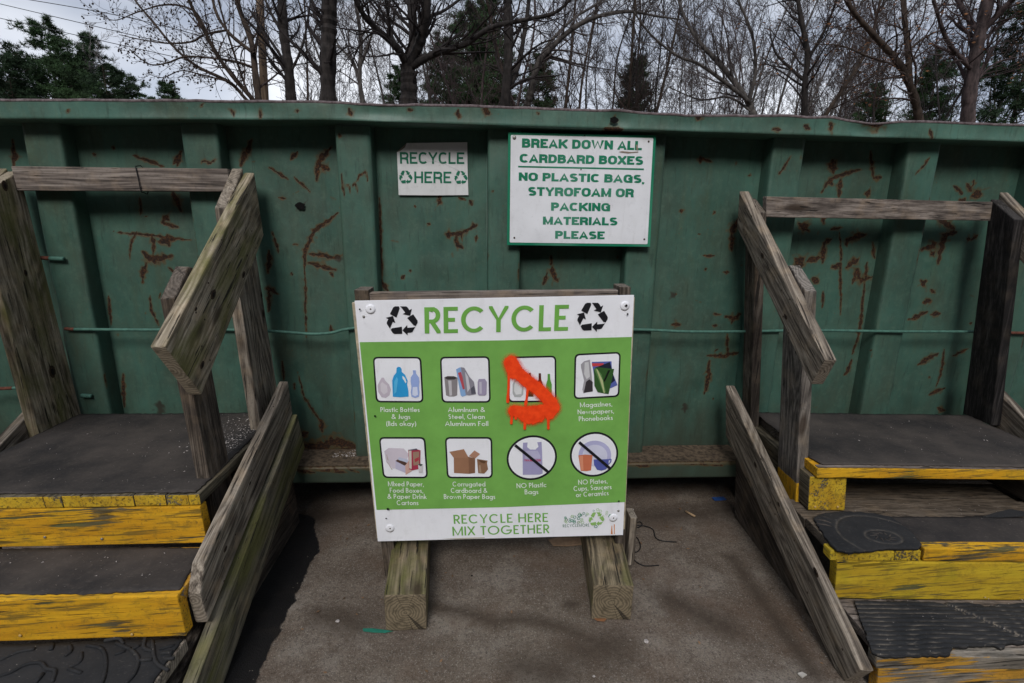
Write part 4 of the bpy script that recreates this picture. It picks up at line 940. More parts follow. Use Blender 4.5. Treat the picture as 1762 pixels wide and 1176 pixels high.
al = np.maximum(np.maximum(core, runs), halo*(.4+.9*hn))
Vw = np.array([(*(lambda g: (g[0], SY-.0078, g[1]))(pn.at(x, y)),) for x, y in P_])
nx_ = len(gxs); i_ = (np.arange(len(gys)-1)[:, None]*nx_+np.arange(nx_-1)).ravel(); F_ = np.stack([i_, i_+1, i_+nx_+1, i_+nx_], 1)
F_ = F_[(al[F_].max(1) > .01)]
me = mesh_np('spray_paint', Vw, F_); add_attr(me, 'cover', al); add_attr(me, 'thickp', field(P_, base[:2], 1))
q = MB('orange_spray_paint'); tr = q.n('ShaderNodeBsdfTransparent'); ms = q.n('ShaderNodeMixShader')
nn = q.noise(q.pos(), 45, 4, .6)
col = q.mix(q.rng(nn, .35, .65), (.93, .070, .010), (.78, .045, .006)); q.done(col, .5)
cv = q.rng(q.math('ADD', q.attr('cover'), q.math('MULTIPLY', q.math('SUBTRACT', q.noise(q.pos(), 900, 2), .5), .22)), .08, .62)
q.t.links.new(cv, ms.inputs[0]); q.t.links.new(tr.outputs[0], ms.inputs[1]); q.t.links.new(q.b.outputs[0], ms.inputs[2]); q.t.links.new(ms.outputs[0], q.o.inputs[0])
link('spray_paint', me, sheet, None, [q.m])

# =================================================================== NOTICE SIGN and STICKER on the dumpster
NY = 2.168
notice = empty('notice_sign', (.4, NY, 1.48), 'white rectangular notice with green border about breaking down cardboard boxes, on the dumpster', 'sign')
nb = Plane2(NY, notice)
q4 = [(874.5, 228), (1129, 233.5), (1118.5, 425), (872.5, 422)]
c4 = [nb.at(*p) for p in q4]
bo = prism('notice_sheet', notice, [(p[0], NY, p[1]) for p in c4], (0, .003, 0), M['ink_notice'], bevel=.0005, jit=0, seg=9)
nb.par = bo
nb.polys('white_field', [[nb.at(*p) for p in rrect([(879, 232.5), (1124, 238), (1114, 420.5), (877, 417.5)], 2)]], M['sheet2'], 1)
for t_, xa, xb, ya, yb, ta in [('BREAK DOWN ALL', 898, 1104, 254.3, 259, 238.5), ('CARDBARD BOXES', 894, 1106, 280, 284.3, 265), ('NO PLASTIC BAGS,', 892.5, 1107, 311.3, 315.5, 297), ('STYROFOAM OR', 908.5, 1090, 337, 340, 322), ('PACKING', 948, 1049.5, 362.8, 364, 348.6), ('MATERIALS', 934, 1062, 386.8, 388.3, 373), ('PLEASE', 955, 1040, 411, 412, 397.5)]:
    put_text(nb, 'lettering', t_, (xa, ya), (xb, yb), (xa+.2, ta), M['ink_notice'], 2, t=.245, style='H', track=.055, space=.33)
nb.polys('rule', [[nb.at(891.5, 285.7), nb.at(1107.7, 290.3), nb.at(1107.6, 293.2), nb.at(891.5, 288.4)]], M['ink_notice'], 2)
for x, y in [(885, 237), (1116, 244), (885, 409.5), (1108.5, 412)]:
    p = nb.at(x, y); head('screw', bo, (p[0], NY-.001, p[1]), .0075 if x == 885 and y < 300 else .004, M['screw'] if x == 885 and y < 300 else M['nail'])
for x, y, r_ in [(1006, 233.5, 1.1), (999.5, 292, 1.1), (998.5, 363, .9)]: ring(x, y, r_, M['hole'], 4, 'screw_hole', bo, nb)
nb.polys('dirt_mark', [[nb.at(1064, 262), nb.at(1070, 260.5), nb.at(1086, 262), nb.at(1098, 261), nb.at(1098, 262.5), nb.at(1080, 264)], [nb.at(1094, 250), nb.at(1096, 249), nb.at(1098, 258), nb.at(1095, 259)]], inkc((.28, .22, .17)), 4)
KY = YP-.010
stk = Plane2(KY, None)
sp = [stk.at(*p) for p in [(683, 262), (700, 246.5), (740, 246), (804, 245), (804.5, 290), (806, 336), (745, 336.5), (686, 336)]]
bm = bmesh.new(); f = bm.faces.new([bm.verts.new((p[0], KY, p[1])) for p in sp]); r = bmesh.ops.extrude_face_region(bm, geom=[f]); bmesh.ops.translate(bm, verts=[g for g in r['geom'] if isinstance(g, bmesh.types.BMVert)], vec=(0, .0012, 0)); bmesh.ops.recalc_face_normals(bm, faces=bm.faces)
me = bpy.data.meshes.new('sticker'); bm.to_mesh(me); bm.free()
sticker = empty('sticker', (-.2, KY, 1.46), 'small white RECYCLE HERE sticker with a curled corner, stuck to the dumpster panel', 'sticker')
sb = link('sticker_sheet', me, sticker, None, [M['sticker']]); stk.par = sb
put_text(stk, 'lettering', 'RECYCLE', (688.5, 282), (799, 282.5), (688, 262), M['ink_stick'], 1, t=.165, style='H', track=.10)
put_text(stk, 'lettering', 'HERE', (713, 315.3), (776.5, 315.5), (712.8, 295.5), M['ink_stick'], 1, t=.165, style='H', track=.10)
for x, y in [(698, 305.3), (793, 306)]:
    c_ = stk.at(x, y); stk.polys('recycling_symbol', arrows(c_[0], c_[1], .0275), M['ink_stick'], 1)
stk.polys('curled_corner', [[stk.at(683, 262), stk.at(700, 246.5), stk.at(697, 254), stk.at(689, 260)]], plain('sticker_back', (.22, .20, .17), .8), 3)
cz = [stk.at(x, y) for x, y in [(718, 277), (735, 276.5), (752, 278), (768, 283), (780, 289), (791, 295)]]
link('crease', tube([(p[0], KY-.0005, p[1]) for p in cz], .0009, 6), sb, None, [M['sheet2']])

# =================================================================== STAIRS
def nails_side(Fm, par, u, sgn, pts, mat, r_=.0035):
    for v_, z in pts: head('nail', par, Fm.p(u, v_, z), r_, mat, tuple(Fm.ex*sgn))
# ---- left-hand stairs
LF = Frame((-.88, 0, 0), 0, .05)
ls = empty('wooden_steps', (-1.32, 1.6, 0), 'weathered wooden steps with yellow risers and a thick greenish handrail, left of the sign', 'steps', 'wooden steps up to the dumpster')
LF.side('post', ls, -.042, 0, [(1.580, .0), (1.712, .0), (1.712, 1.20), (1.690, 1.205), (1.582, 1.118)], M['wood_dark'], axis=(0, 0, 1))
LF.side('post', ls, -.042, 0, [(1.975, .0), (2.185, .0), (2.185, 1.545), (1.992, 1.388)], M['wood_grey'], axis=(0, 0, 1))
LF.side('post', ls, -.892, -.85, [(1.968, .48), (2.185, .48), (2.185, 1.52), (1.972, 1.412)], M['wood_tan'], axis=(0, 0, 1))
LF.side('handrail', ls, .001, .042, [(1.556, .82), (1.427, 1.008), (2.188, 1.531), (2.188, 1.285)], M['wood_tan'], bevel=.006)
LF.side('low_rail', ls, .046, .083, [(1.303, .207), (1.297, .312), (1.342, .381), (2.112, .684), (2.108, .540)], M['wood_grey'], bevel=.006)
LF.side('skirt_board', ls, .062, .101, [(2.110, .535), (2.140, .365), (1.282, .002), (.86, .002), (1.17, .122)], M['wood_green'], bevel=.004)
LF.side('stringer', ls, .003, .034, [(2.13, .46), (2.13, .002), (1.0, .002), (1.0, .06), (1.2, .10)], M['wood_dark'], bevel=.003)
LF.side('low_rail', ls, -.93, -.893, [(2.16, .66), (2.16, .56), (.95, .02), (.80, .02), (.80, .055)], M['wood_grey'])
LF.side('handrail', ls, -.93, -.893, [(1.556, .82), (1.427, 1.008), (2.188, 1.531), (2.188, 1.285)], M['wood_tan'], bevel=.006)
LF.side('post', ls, -.892, -.85, [(1.580, .0), (1.712, .0), (1.712, 1.20), (1.582, 1.118)], M['wood_dark'], axis=(0, 0, 1))
prism('cross_rail', ls, [LF.p(-.848, 2.150, 1.447), LF.p(-.045, 2.150, 1.455), LF.p(-.045, 2.150, 1.540), LF.p(-.848, 2.150, 1.536)], (0, .036, 0), M['wood_rail'], bevel=.003)
tie = bez([LF.p(-.386, 2.146, 1.541), LF.p(-.384, 2.145, 1.50), LF.p(-.383, 2.145, 1.452), LF.p(-.384, 2.16, 1.447), LF.p(-.385, 2.19, 1.45), LF.p(-.386, 2.19, 1.541), LF.p(-.386, 2.146, 1.543)], 3)
link('cable_tie', tube(tie, .0019, 6), ls, None, [M['cord']])
# deck planks with yellow ends
u = .012
for k, w_ in enumerate([.035, .068, .095, .160, .056, .053, .14, .14, .13]):
    LF.box('deck_plank', ls, (u-w_+.0015, u), (1.492-.004*rr_.random(), 2.175), (.476+.004*rr_.random(), .516-.003*rr_.random()), M['wood_yellow_end'], 'v', bevel=.0025); u -= w_
LF.box('riser', ls, (-.84, .010), (1.487, 1.525), (.345, .474), M['wood_yellow'], 'u', bevel=.003)
LF.box('tread', ls, (-.84, .045), (1.262, 1.48), (.300, .337), M['wood_yellow_faded'], 'u')
LF.box('riser', ls, (-.84, .045), (1.258, 1.296), (.205, .338), M['wood_yellow'], 'u', bevel=.004)
LF.box('tread', ls, (-.84, .045), (1.04, 1.256), (.160, .197), M['wood_grey'], 'u')
LF.box('riser', ls, (-.84, .045), (1.036, 1.074), (.02, .158), M['wood_yellow'], 'u')
def mat_sheet(Fm, name, par, poly, z, th, mat, rough=.0012, grid=.012, relief=None, curl=None, wob=.003, groove=None):
    """thin rubber sheet on a tread: outline in (u, v); top at z+th"""
    us = [p[0] for p in poly]; vs_ = [p[1] for p in poly]
    bm = bmesh.new(); pv = []
    for i in range(len(poly)):                       # ragged outline
        a, b = poly[i], poly[(i+1) % len(poly)]; n = max(1, int(math.hypot(b[0]-a[0], b[1]-a[1])/.012))
        for k in range(n):
            t = k/n; j = 0 if k == 0 else wob
            pv.append((a[0]+(b[0]-a[0])*t+rr_.uniform(-j, j), a[1]+(b[1]-a[1])*t+rr_.uniform(-j, j)))
    f = bm.faces.new([bm.verts.new((p[0], p[1], 0)) for p in pv])
    for ax_, lo_, hi_ in ((0, min(us), max(us)), (1, min(vs_), max(vs_))):
        n = int((hi_-lo_)/grid)
        for i in range(1, n):
            co_ = [0, 0, 0]; no_ = [0, 0, 0]; co_[ax_] = lo_+(hi_-lo_)*i/n; no_[ax_] = 1
            bmesh.ops.bisect_plane(bm, geom=bm.verts[:]+bm.edges[:]+bm.faces[:], plane_co=co_, plane_no=no_)
    bmesh.ops.triangulate(bm, faces=[f for f in bm.faces if len(f.verts) > 4])
    r = bmesh.ops.extrude_face_region(bm, geom=bm.faces[:])
    top = [g for g in r['geom'] if isinstance(g, bmesh.types.BMVert)]
    for vtx in top:
        x, y = vtx.co.x, vtx.co.y
        h_ = th+rough*mnoise.noise(Vector((x*9, y*9, z*50)))*2+rough*mnoise.noise(Vector((x*40, y*40, 1)))
        if relief: h_ += relief(x, y)
        vtx.co.z += h_
    bmesh.ops.recalc_face_normals(bm, faces=bm.faces)
    gl = bm.verts.layers.float.new('groove')
    for vtx in bm.verts:
        if groove and vtx.co.z > 0: vtx[gl] = groove(vtx.co.x, vtx.co.y)
        zz = z+vtx.co.z+(curl(vtx.co.x, vtx.co.y) if curl else 0)
        vtx.co = Vector(Fm.p(vtx.co.x, vtx.co.y, zz))
    me = bpy.data.meshes.new(name); bm.to_mesh(me); bm.free(); smooth(me)
    me.attributes.new('sharp_face', 'BOOLEAN', 'FACE') if False else None
    return link(name, me, par, None, [mat])
mat_sheet(LF, 'rubber_mat', ls, [(.0, 1.497), (-.10, 1.500), (-.22, 1.505), (-.30, 1.499), (-.42, 1.506), (-.60, 1.510), (-.846, 1.51), (-.846, 2.17), (-.0, 2.17)], .5165, .004, M['mat'], .0015, .02)
mat_sheet(LF, 'rubber_mat', ls, [(.04, 1.280), (-.2, 1.272), (-.45, 1.280), (-.83, 1.280), (-.83, 1.482), (-.3, 1.480), (.005, 1.470)], .338, .004, M['mat'], .0015, .02)
# embossed door-mat rubber on the lowest tread
leafs = []
for (px_, py_) in [((30, 1176), (90, 1120)), ((60, 1185), (130, 1118)), ((95, 1185), (160, 1112)), ((205, 1130), (240, 1112)), ((200, 1150), (245, 1120)), ((215, 1165), (236, 1146)), ((240, 1110), (235, 1140)), ((236, 1140), (260, 1176)), ((262, 1104), (300, 1120)), ((275, 1120), (300, 1138)), ((286, 1112), (292, 1150)), ((262, 1110), (258, 1160)), ((245, 1176), (290, 1150))]:
    leafs.append((px_, py_))
arcs_ = []
def LP(x, y): p = LF.on((x, y), 2, .203); return (p[0], p[1])
def curve_px(pts): return [LP(*p) for p in pts]
ridges = [curve_px(c_) for c_ in [[(150, 1112), (175, 1118), (183, 1140), (178, 1170), (165, 1200)], [(0, 1138), (30, 1124), (60, 1118)], [(0, 1165), (20, 1158), (45, 1145), (70, 1142), (80, 1152), (95, 1156), (90, 1176)], [(60, 1178), (75, 1160)], [(92, 1110), (88, 1120)], [(120, 1112), (122, 1122), (112, 1130)], [(140, 1125), (138, 1140), (120, 1150)],
          [(118, 1152), (140, 1160)], [(200, 1108), (225, 1118), (240, 1112)], [(225, 1118), (238, 1135), (232, 1160), (215, 1180)], [(262, 1104), (268, 1140), (290, 1155)], [(240, 1138), (262, 1136)], [(198, 1128), (215, 1122)], [(275, 1118), (300, 1112)], [(278, 1126), (296, 1124)], [(282, 1136), (300, 1134)], [(250, 1100), (248, 1116), (262, 1122)], [(180, 1104), (205, 1100), (212, 1110)]]]
rl = mat_sheet(LF, 'rubber_mat', ls, [(.04, 1.05), (-.83, 1.05), (-.83, 1.252), (-.25, 1.248), (-.1, 1.252), (.04, 1.250)], .198, .006, M['mat_black'], .0012, .018); rl['label'] = 'black rubber mat embossed with leaves'
for rd in ridges:
    pts = bez([Vector(LF.p(a, b, .2050)) for a, b in rd], 4) if len(rd) > 2 else [Vector(LF.p(a, b, .2050)) for a, b in rd]
    link('embossed_ridge', tube(pts, .005, 6), rl, None, [M['mat_black']])
for a, b in [(78, 924), (176, 927)]:
    p = LF.on((a, b), 1, 1.487); head('screw', ls, LF.p(p[0], 1.485, p[2]), .004, M['screw'])
for a, b in [(36, 1093), (228, 1091)]:
    p = LF.on((a, b), 1, 1.258); head('screw', ls, LF.p(p[0], 1.256, p[2]), .004, M['nail_yellow'])
for a, b in [(424, 335), (433, 398), (381, 413), (358, 487), (352, 550), (440, 427), (347, 596), (361, 620), (337, 538)]:
    p = LF.on((a, b), 0, .042); head('nail', ls, LF.p(.0425, p[1], p[2]), .0032, M['nail'], (1, 0, 0))
for a, b in [(492, 680), (470, 700), (432, 810), (405, 920), (355, 1032), (388, 945), (418, 854)]:
    p = LF.on((a, b), 0, .083); head('nail', ls, LF.p(.0835, p[1], p[2]), .003, M['nail'], (1, 0, 0))
for a, b in [(499, 760), (470, 830), (440, 900), (385, 1000), (360, 1120), (410, 960), (345, 1160)]:
    p = LF.on((a, b), 0, .101); head('nail', ls, LF.p(.1015, p[1], p[2]), .003, M['nail'], (1, 0, 0))
# knots in the boards
M['knot'] = plain('dark_knot', (.045, .028, .016), .9, .8, 260); M['knot_eye'] = plain('knot_core', (.012, .008, .006), .95, .5, 260)
def knot(Fm, par, u_, sgn, px_, r1, ax_, k_=1.7):
    p = Fm.on(px_, 0, u_)
    for rr2, mt, o_ in ((r1, M['knot'], .0004), (r1*.5, M['knot_eye'], .0014)):
        o = head('knot', par, Fm.p(u_+sgn*o_, p[1], p[2]), .012, mt, tuple(Fm.ex*sgn))
        t_ = Vector(Fm.p(0, ax_[0], ax_[1]))-Vector(Fm.p(0, 0, 0)); t_.normalize(); n_2 = Vector(tuple(Fm.ex*sgn)).normalized(); b_ = n_2.cross(t_)
        f_ = rr2/.012; mw = Matrix(((t_.x*f_*k_, -n_2.x*.25, b_.x*f_, 0), (t_.y*f_*k_, -n_2.y*.25, b_.y*f_, 0), (t_.z*f_*k_, -n_2.z*.25, b_.z*f_, 0), (0, 0, 0, 1)))
        c_ = Vector(Fm.p(u_+sgn*o_, p[1], p[2])); mw.translation = c_; o.matrix_basis = world_of(par).inverted() @ mw
for px_, r1 in [((367, 507), .0125), ((419, 473), .010), ((348, 628), .009), ((337, 532), .005), ((425, 440), .004)]: knot(LF, ls, .042, 1, px_, r1, (.76, .52))
for px_, r1 in [((90, 640), .016), ((44, 470), .008), ((8, 312+8), .012)]: knot(LF, ls, -.85, 1, px_, r1, (0, 1))
for px_, r1 in [((453, 530+10), .011), ((450, 508), .008)]: knot(LF, ls, 0, 1, px_, r1, (0, 1))
for px_, r1 in [((388, 945), .007), ((430, 812+20), .005)]: knot(LF, ls, .083, 1, px_, r1, (.76, .30))
# broken glass swept into the far corner of the deck
gg = grit('glass_grit', ls, [LF.p(-.02-abs(rr_.gauss(0, .09)), rr_.uniform(1.75, 2.15), .5215) for _ in range(520)], .0036, M['grit']); gg['kind'] = 'stuff'
gg = grit('crumbs', ls, [LF.p(rr_.uniform(-.8, 0), rr_.uniform(1.52, 2.1), .5215) for _ in range(70)]+[LF.p(rr_.uniform(-.8, 0), rr_.uniform(1.29, 1.46), .3425) for _ in range(50)], .0028, M['grit']); gg['kind'] = 'stuff'

# ---- right-hand stairs
RF = Frame((1.15, 0, 0), -2.8, .10)
rs_ = empty('wooden_steps', (1.65, 1.6, 0), 'weathered wooden steps with grey handrail and torn black mats, at the right of the sign', 'steps', 'wooden steps up to the dumpster')
RF.side('post', rs_, 0, .040, [(2.118, .0), (2.20, .0), (2.20, 1.462), (2.10, 1.400)], M['wood_dark'], axis=(0, 0, 1))
RF.side('post', rs_, 0, .041, [(1.718, .0), (1.862, .0), (1.862, 1.205), (1.835, 1.212), (1.722, 1.130)], M['wood_yellow_foot'], axis=(0, 0, 1))
RF.side('post', rs_, 1.04, 1.082, [(2.050, .50), (2.195, .50), (2.195, 1.470), (2.075, 1.385)], M['wood_black'], axis=(0, 0, 1))
RF.side('handrail', rs_, -.045, -.003, [(1.584, .834), (1.516, .939), (2.166, 1.489), (2.183, 1.339)], M['wood_grey'], bevel=.005)
RF.side('low_rail', rs_, -.112, -.072, [(2.119, .652), (2.113, .411), (1.262, .004), (1.215, .004), (1.151, .112)], M['wood_grey'], bevel=.005)
RF.side('stringer', rs_, -.069, -.035, [(2.10, .40), (2.10, .002), (1.42, .002), (1.30, .03)], M['wood_dark'], bevel=.003)
RF.side('handrail', rs_, 1.083, 1.122, [(1.584, .834), (1.516, .939), (2.206, 1.500), (2.206, 1.330)], M['wood_grey'], bevel=.005)
RF.side('low_rail', rs_, 1.083, 1.122, [(2.18, .700), (2.18, .52), (1.2, .01), (1.05, .01), (1.05, .05)], M['wood_grey'], bevel=.005)
prism('cross_rail', rs_, [RF.p(.0415, 2.105, 1.384), RF.p(1.038, 2.180, 1.381), RF.p(1.038, 2.180, 1.459), RF.p(.0415, 2.105, 1.466)], RF.ey*.036, M['wood_rail'], bevel=.003)
# deck: long boards, front one yellow
v_ = 1.637
for k in range(4):
    w_ = .132; RF.box('deck_plank', rs_, (.026 if k == 0 else .042+.004*k, 1.03), (v_, v_+w_-.003), (.460, .498), M['wood_yellow'] if k == 0 else M['wood_dark'], 'u', bevel=.003); v_ += w_
prism('deck_sliver', rs_, [RF.p(.03, 1.641, .4985), RF.p(1.0, 1.641, .4985), RF.p(1.0, 1.66, .4985), RF.p(.03, 1.66, .4985)], (0, 0, .003), M['wood_rail'], bevel=.0006)
mat_sheet(RF, 'rubber_mat', rs_, [(.055, 1.655), (.3, 1.656), (.6, 1.652), (1.03, 1.65), (1.03, 2.16), (.045, 2.165), (.040, 1.72)], .502, .004, M['mat'], .0016, .022)
RF.box('joist', rs_, (.010, .148), (1.652, 2.15), (.318, .457), M['wood_yellow_end'], 'v', bevel=.005)
RF.box('joist', rs_, (.90, 1.03), (1.652, 2.15), (.318, .457), M['wood_dark'], 'v')
for a, b in [(1402, 872), (1441, 872)]:
    p = RF.on((a, b), 1, 1.652); head('screw', rs_, RF.p(p[0], 1.650, p[2]), .0045, M['nail_yellow'])
RF.box('back_plank', rs_, (-.03, 1.03), (1.60, 1.74), (.276, .312), M['plank_dusty'], 'u')
RF.box('back_plank', rs_, (-.03, 1.03), (1.745, 1.90), (.262, .300), M['plank_dusty'], 'u')
RF.box('tread', rs_, (-.03, 1.03), (1.456, 1.597), (.283, .322), M['plank_dusty'], 'u')
RF.box('tread_end_block', rs_, (-.052, .160), (1.412, 1.452), (.281, .318), M['wood_yellow_worn'], 'v', bevel=.004)
RF.box('tread_end_block', rs_, (.163, .250), (1.414, 1.452), (.281, .319), M['wood_yellow_worn'], 'v', bevel=.004)
RF.box('tread_edge_board', rs_, (.257, 1.03), (1.410, 1.452), (.284, .330), M['wood_yellow'], 'u')
RF.box('riser', rs_, (-.030, 1.03), (1.409, 1.447), (.136, .279), M['wood_yellow_worn'], 'u', bevel=.004)
RF.box('tread', rs_, (-.030, 1.03), (1.21, 1.403), (.108, .142), M['wood_rail'], 'u')
RF.box('tread_edge_board', rs_, (-.055, 1.03), (1.168, 1.207), (.101, .142), M['wood_yellow_faded'], 'u')
RF.box('riser', rs_, (-.045, 1.03), (1.171, 1.207), (.005, .099), M['wood_yellow_faded'], 'u')
def RQ(z, *pp):
    o = []
    for p in pp: a = RF.on(p, 2, z); o.append((a[0], a[1]))
    return o
mat_sheet(RF, 'rubber_mat', rs_, RQ(.327, (1532, 890), (1600, 891), (1700, 889), (1762, 893), (1800, 893), (1800, 943), (1640, 943), (1592, 941)), .323, .006, M['mat'], .0012, .02)
# the torn piece with the round embossed pattern
cu, cv_ = RQ(.33, (1520, 925))[0]
def motif(x, y):
    # rings round a lens-shaped centre, as on the torn door mat
    dx, dy = x-cu, y-cv_; h_ = 0
    for r_, w_ in ((.052, .0035), (.14, .0035), (.235, .004)):
        rr2 = math.hypot(dx*(1.0 if r_ > .1 else .9), dy*(1.1 if r_ > .1 else 1.35)); h_ += -.0035*math.exp(-((rr2-r_)/w_)**2)
    return h_
om = mat_sheet(RF, 'rubber_mat', rs_, RQ(.33, (1400, 893), (1412, 887), (1450, 881), (1500, 884), (1532, 890), (1560, 910), (1586, 938), (1580, 944), (1530, 944), (1460, 951), (1440, 947), (1425, 932)), .323, .010, M['mat_black'], .0012, .0038, motif, groove=lambda x, y: min(1., -motif(x, y)/.003)*.4)
om['label'] = 'torn black rubber mat embossed with rings and rays'
for k in range(17):
    a = R(100+k*9.5); r0, r1 = .155, .205
    if cu+r1*math.cos(a) < -.06: pass
    x0_, y0_, x1_, y1_ = cu+r0*math.cos(a), cv_+r0*math.sin(a)/1.1, cu+r1*math.cos(a), cv_+r1*math.sin(a)/1.1
    if y1_ > 1.60 or y1_ < 1.42 or x1_ < -.03: continue
    link('embossed_ray', tube([RF.p(x0_, y0_, .3335), RF.p((x0_+x1_)/2+.004, (y0_+y1_)/2, .3345), RF.p(x1_, y1_, .3335)], [.001, .0034, .001], 6), om, None, [M['mat']])
for k in range(10):
    a = R(k*36); x0_, y0_ = cu+.02*math.cos(a), cv_+.015*math.sin(a); x1_, y1_ = cu+.042*math.cos(a+.5), cv_+.031*math.sin(a+.5)
    link('embossed_petal', tube([RF.p(x0_, y0_, .3335), RF.p(x1_, y1_, .3335)], [.003, .001], 6), om, None, [M['mat']])
# curled strip at the back edge
cs = [RF.on(p, 2, .335) for p in [(1690, 889), (1715, 886), (1742, 882), (1765, 884), (1790, 890)]]
prism('curled_strip', rs_, [RF.p(cs[0][0], cs[0][1], .330), RF.p(cs[1][0], cs[1][1]+.01, .334), RF.p(cs[2][0], cs[2][1]+.012, .338), RF.p(cs[3][0], cs[3][1]+.01, .336), RF.p(cs[3][0], cs[3][1]-.015, .333), RF.p(cs[1][0], cs[1][1]-.016, .332)], (0, 0, .003), M['mat_black'], bevel=0)
# ribbed mat
rp = RQ(.147, (1470, 1036), (1560, 1036), (1660, 1040), (1700, 1045), (1762, 1040), (1830, 1042), (1830, 1108), (1762, 1108), (1730, 1110), (1722, 1118), (1710, 1112), (1640, 1115), (1632, 1129), (1560, 1130), (1525, 1132), (1500, 1124))
def ribs_(x, y):
    w_ = y+.006*mnoise.noise(Vector((x*4, y*3, 2)))*2+.02*math.exp(-((x-.52)/.05)**2)*.3
    ph = (w_ % .0175)/.0175
    c_ = -.006*math.exp(-(((x-.40)-(y-1.28)*-.9)/.012)**2)
    return .0045*(1-abs(2*ph-1)**3)+c_
rm = mat_sheet(RF, 'rubber_mat', rs_, rp, .1425, .006, M['mat_black'], .0016, .0036, ribs_, groove=lambda x, y: max(0., 1-ribs_(x, y)/.0016) if ribs_(x, y) > -.001 else 0); rm['label'] = 'torn black ribbed rubber mat'
for a, b in [(1300, 355), (1294, 372), (1283, 358), (1345, 500), (1359, 515), (1361, 535), (1348, 545), (1280, 395), (1284, 404), (1357, 573), (1420, 640)]:
    p = RF.on((a, b), 0, -.045); head('nail', rs_, RF.p(-.0455, p[1], p[2]), .0032, M['nail'], tuple(-RF.ex))
for a, b in [(1258, 703), (1268, 720), (1310, 790), (1326, 865), (1334, 885), (1367, 930), (1406, 985), (1390, 1020), (1425, 1080), (1450, 1118)]:
    p = RF.on((a, b), 0, -.112); head('nail', rs_, RF.p(-.1125, p[1], p[2]), .0034, M['nail'], tuple(-RF.ex))
for px_, r1 in [((1312, 440), .009), ((1352, 545), .008)]: knot(RF, rs_, -.045, -1, px_, r1, (.76, .55))
for px_, r1 in [((1300, 800), .008), ((1404, 985), .010), ((1340, 868), .006)]: knot(RF, rs_, -.112, -1, px_, r1, (.76, .45))
gg = grit('crumbs', rs_, [RF.p(rr_.uniform(.1, .95), rr_.uniform(1.68, 2.1), .5075) for _ in range(80)]+[RF.p(rr_.uniform(0, .9), rr_.uniform(1.59, 1.72), .3145) for _ in range(60)]+[RF.p(rr_.uniform(0, .7), rr_.uniform(1.2, 1.41), .1500) for _ in range(60)], .0026, M['grit']); gg['kind'] = 'stuff'

# =================================================================== SMALL THINGS ON THE GROUND
def flat_thing(name, pts, th, mat, label, cat, z=.004):
    P_ = [onZ(x, y, z) for x, y in pts]; o = prism(name, None, P_, (0, 0, th), mat, bevel=min(.0008, th*.3), jit=.0015, seg=.03)
    return tag(o, label, cat)
flat_thing('plastic_strip', [(624, 1082), (640, 1082), (676, 1087), (662, 1090), (640, 1089), (625, 1087)], .0018, plain('green_plastic', (.02, .16, .11), .5), 'green plastic strip lying on the asphalt in front of the left foot beam', 'plastic scrap')
flat_thing('cardboard_scrap', [(943, 930), (960, 926), (1000, 926), (1001, 938), (975, 941), (952, 940)], .004, plain('tan_cardboard', (.30, .20, .13), .9), 'tan scrap of cardboard lying under the lower edge of the RECYCLE sign', 'cardboard')
flat_thing('blue_scrap', [(1225, 857), (1245, 856), (1250, 861), (1230, 862)], .004, plain('blue_plastic', (.03, .09, .30), .5), 'blue plastic scrap in the dark under the dumpster edge', 'plastic scrap')
flat_thing('dead_leaf', [(1020, 1064), (1032, 1062), (1044, 1066), (1040, 1070), (1028, 1069)], .002, plain('brown_leaf', (.20, .09, .04), .9), 'brown dead leaf at the front of the right foot beam', 'leaf')
flat_thing('concrete_chip', [(1372, 1160), (1380, 1158), (1388, 1163), (1380, 1168)], .005, plain('pale_chip', (.45, .42, .38), .9), 'pale flat concrete chip on the ground beside the right-hand low rail', 'stone')
flat_thing('bottle_cap', [(1448, 881.5), (1453, 880), (1459, 881.5), (1458, 884), (1450, 884)], .003, plain('white_cap', (.6, .6, .62), .5), 'small white bottle cap lying by the yellow joist end', 'cap', z=.33) if False else None
cb = link('cigarette_butt', tube([onZ(1180, 880, .008), onZ(1196, 889, .008)], .005, 6), None, None, [plain('tan_cigarette_butt', (.35, .24, .14), .9)]); tag(cb, 'tan cigarette butt on the ground near the right-hand steps', 'cigarette butt')  # cigarette butt as a short tube
for k, (pts, lb) in enumerate([([(1090, 905), (1100, 898), (1105, 903), (1098, 908), (1092, 904), (1112, 906), (1124, 912), (1128, 925), (1140, 931), (1164, 933)], 'looped black cord on the ground right of the sign, the longest piece'),
          ([(1088, 920), (1098, 928), (1102, 942), (1096, 950), (1088, 950)], 'short hooked black cord close beside the sign upright'), ([(1088, 960), (1096, 968), (1110, 974), (1134, 973)], 'curved black cord lying nearest the right foot beam')]):
    P_ = bez([onZ(x, y, .006) for x, y in pts], 5); tag(link('cord', tube(P_, .0022, 6), None, None, [M['cord']]), lb, 'cord', 'black cords on the ground')
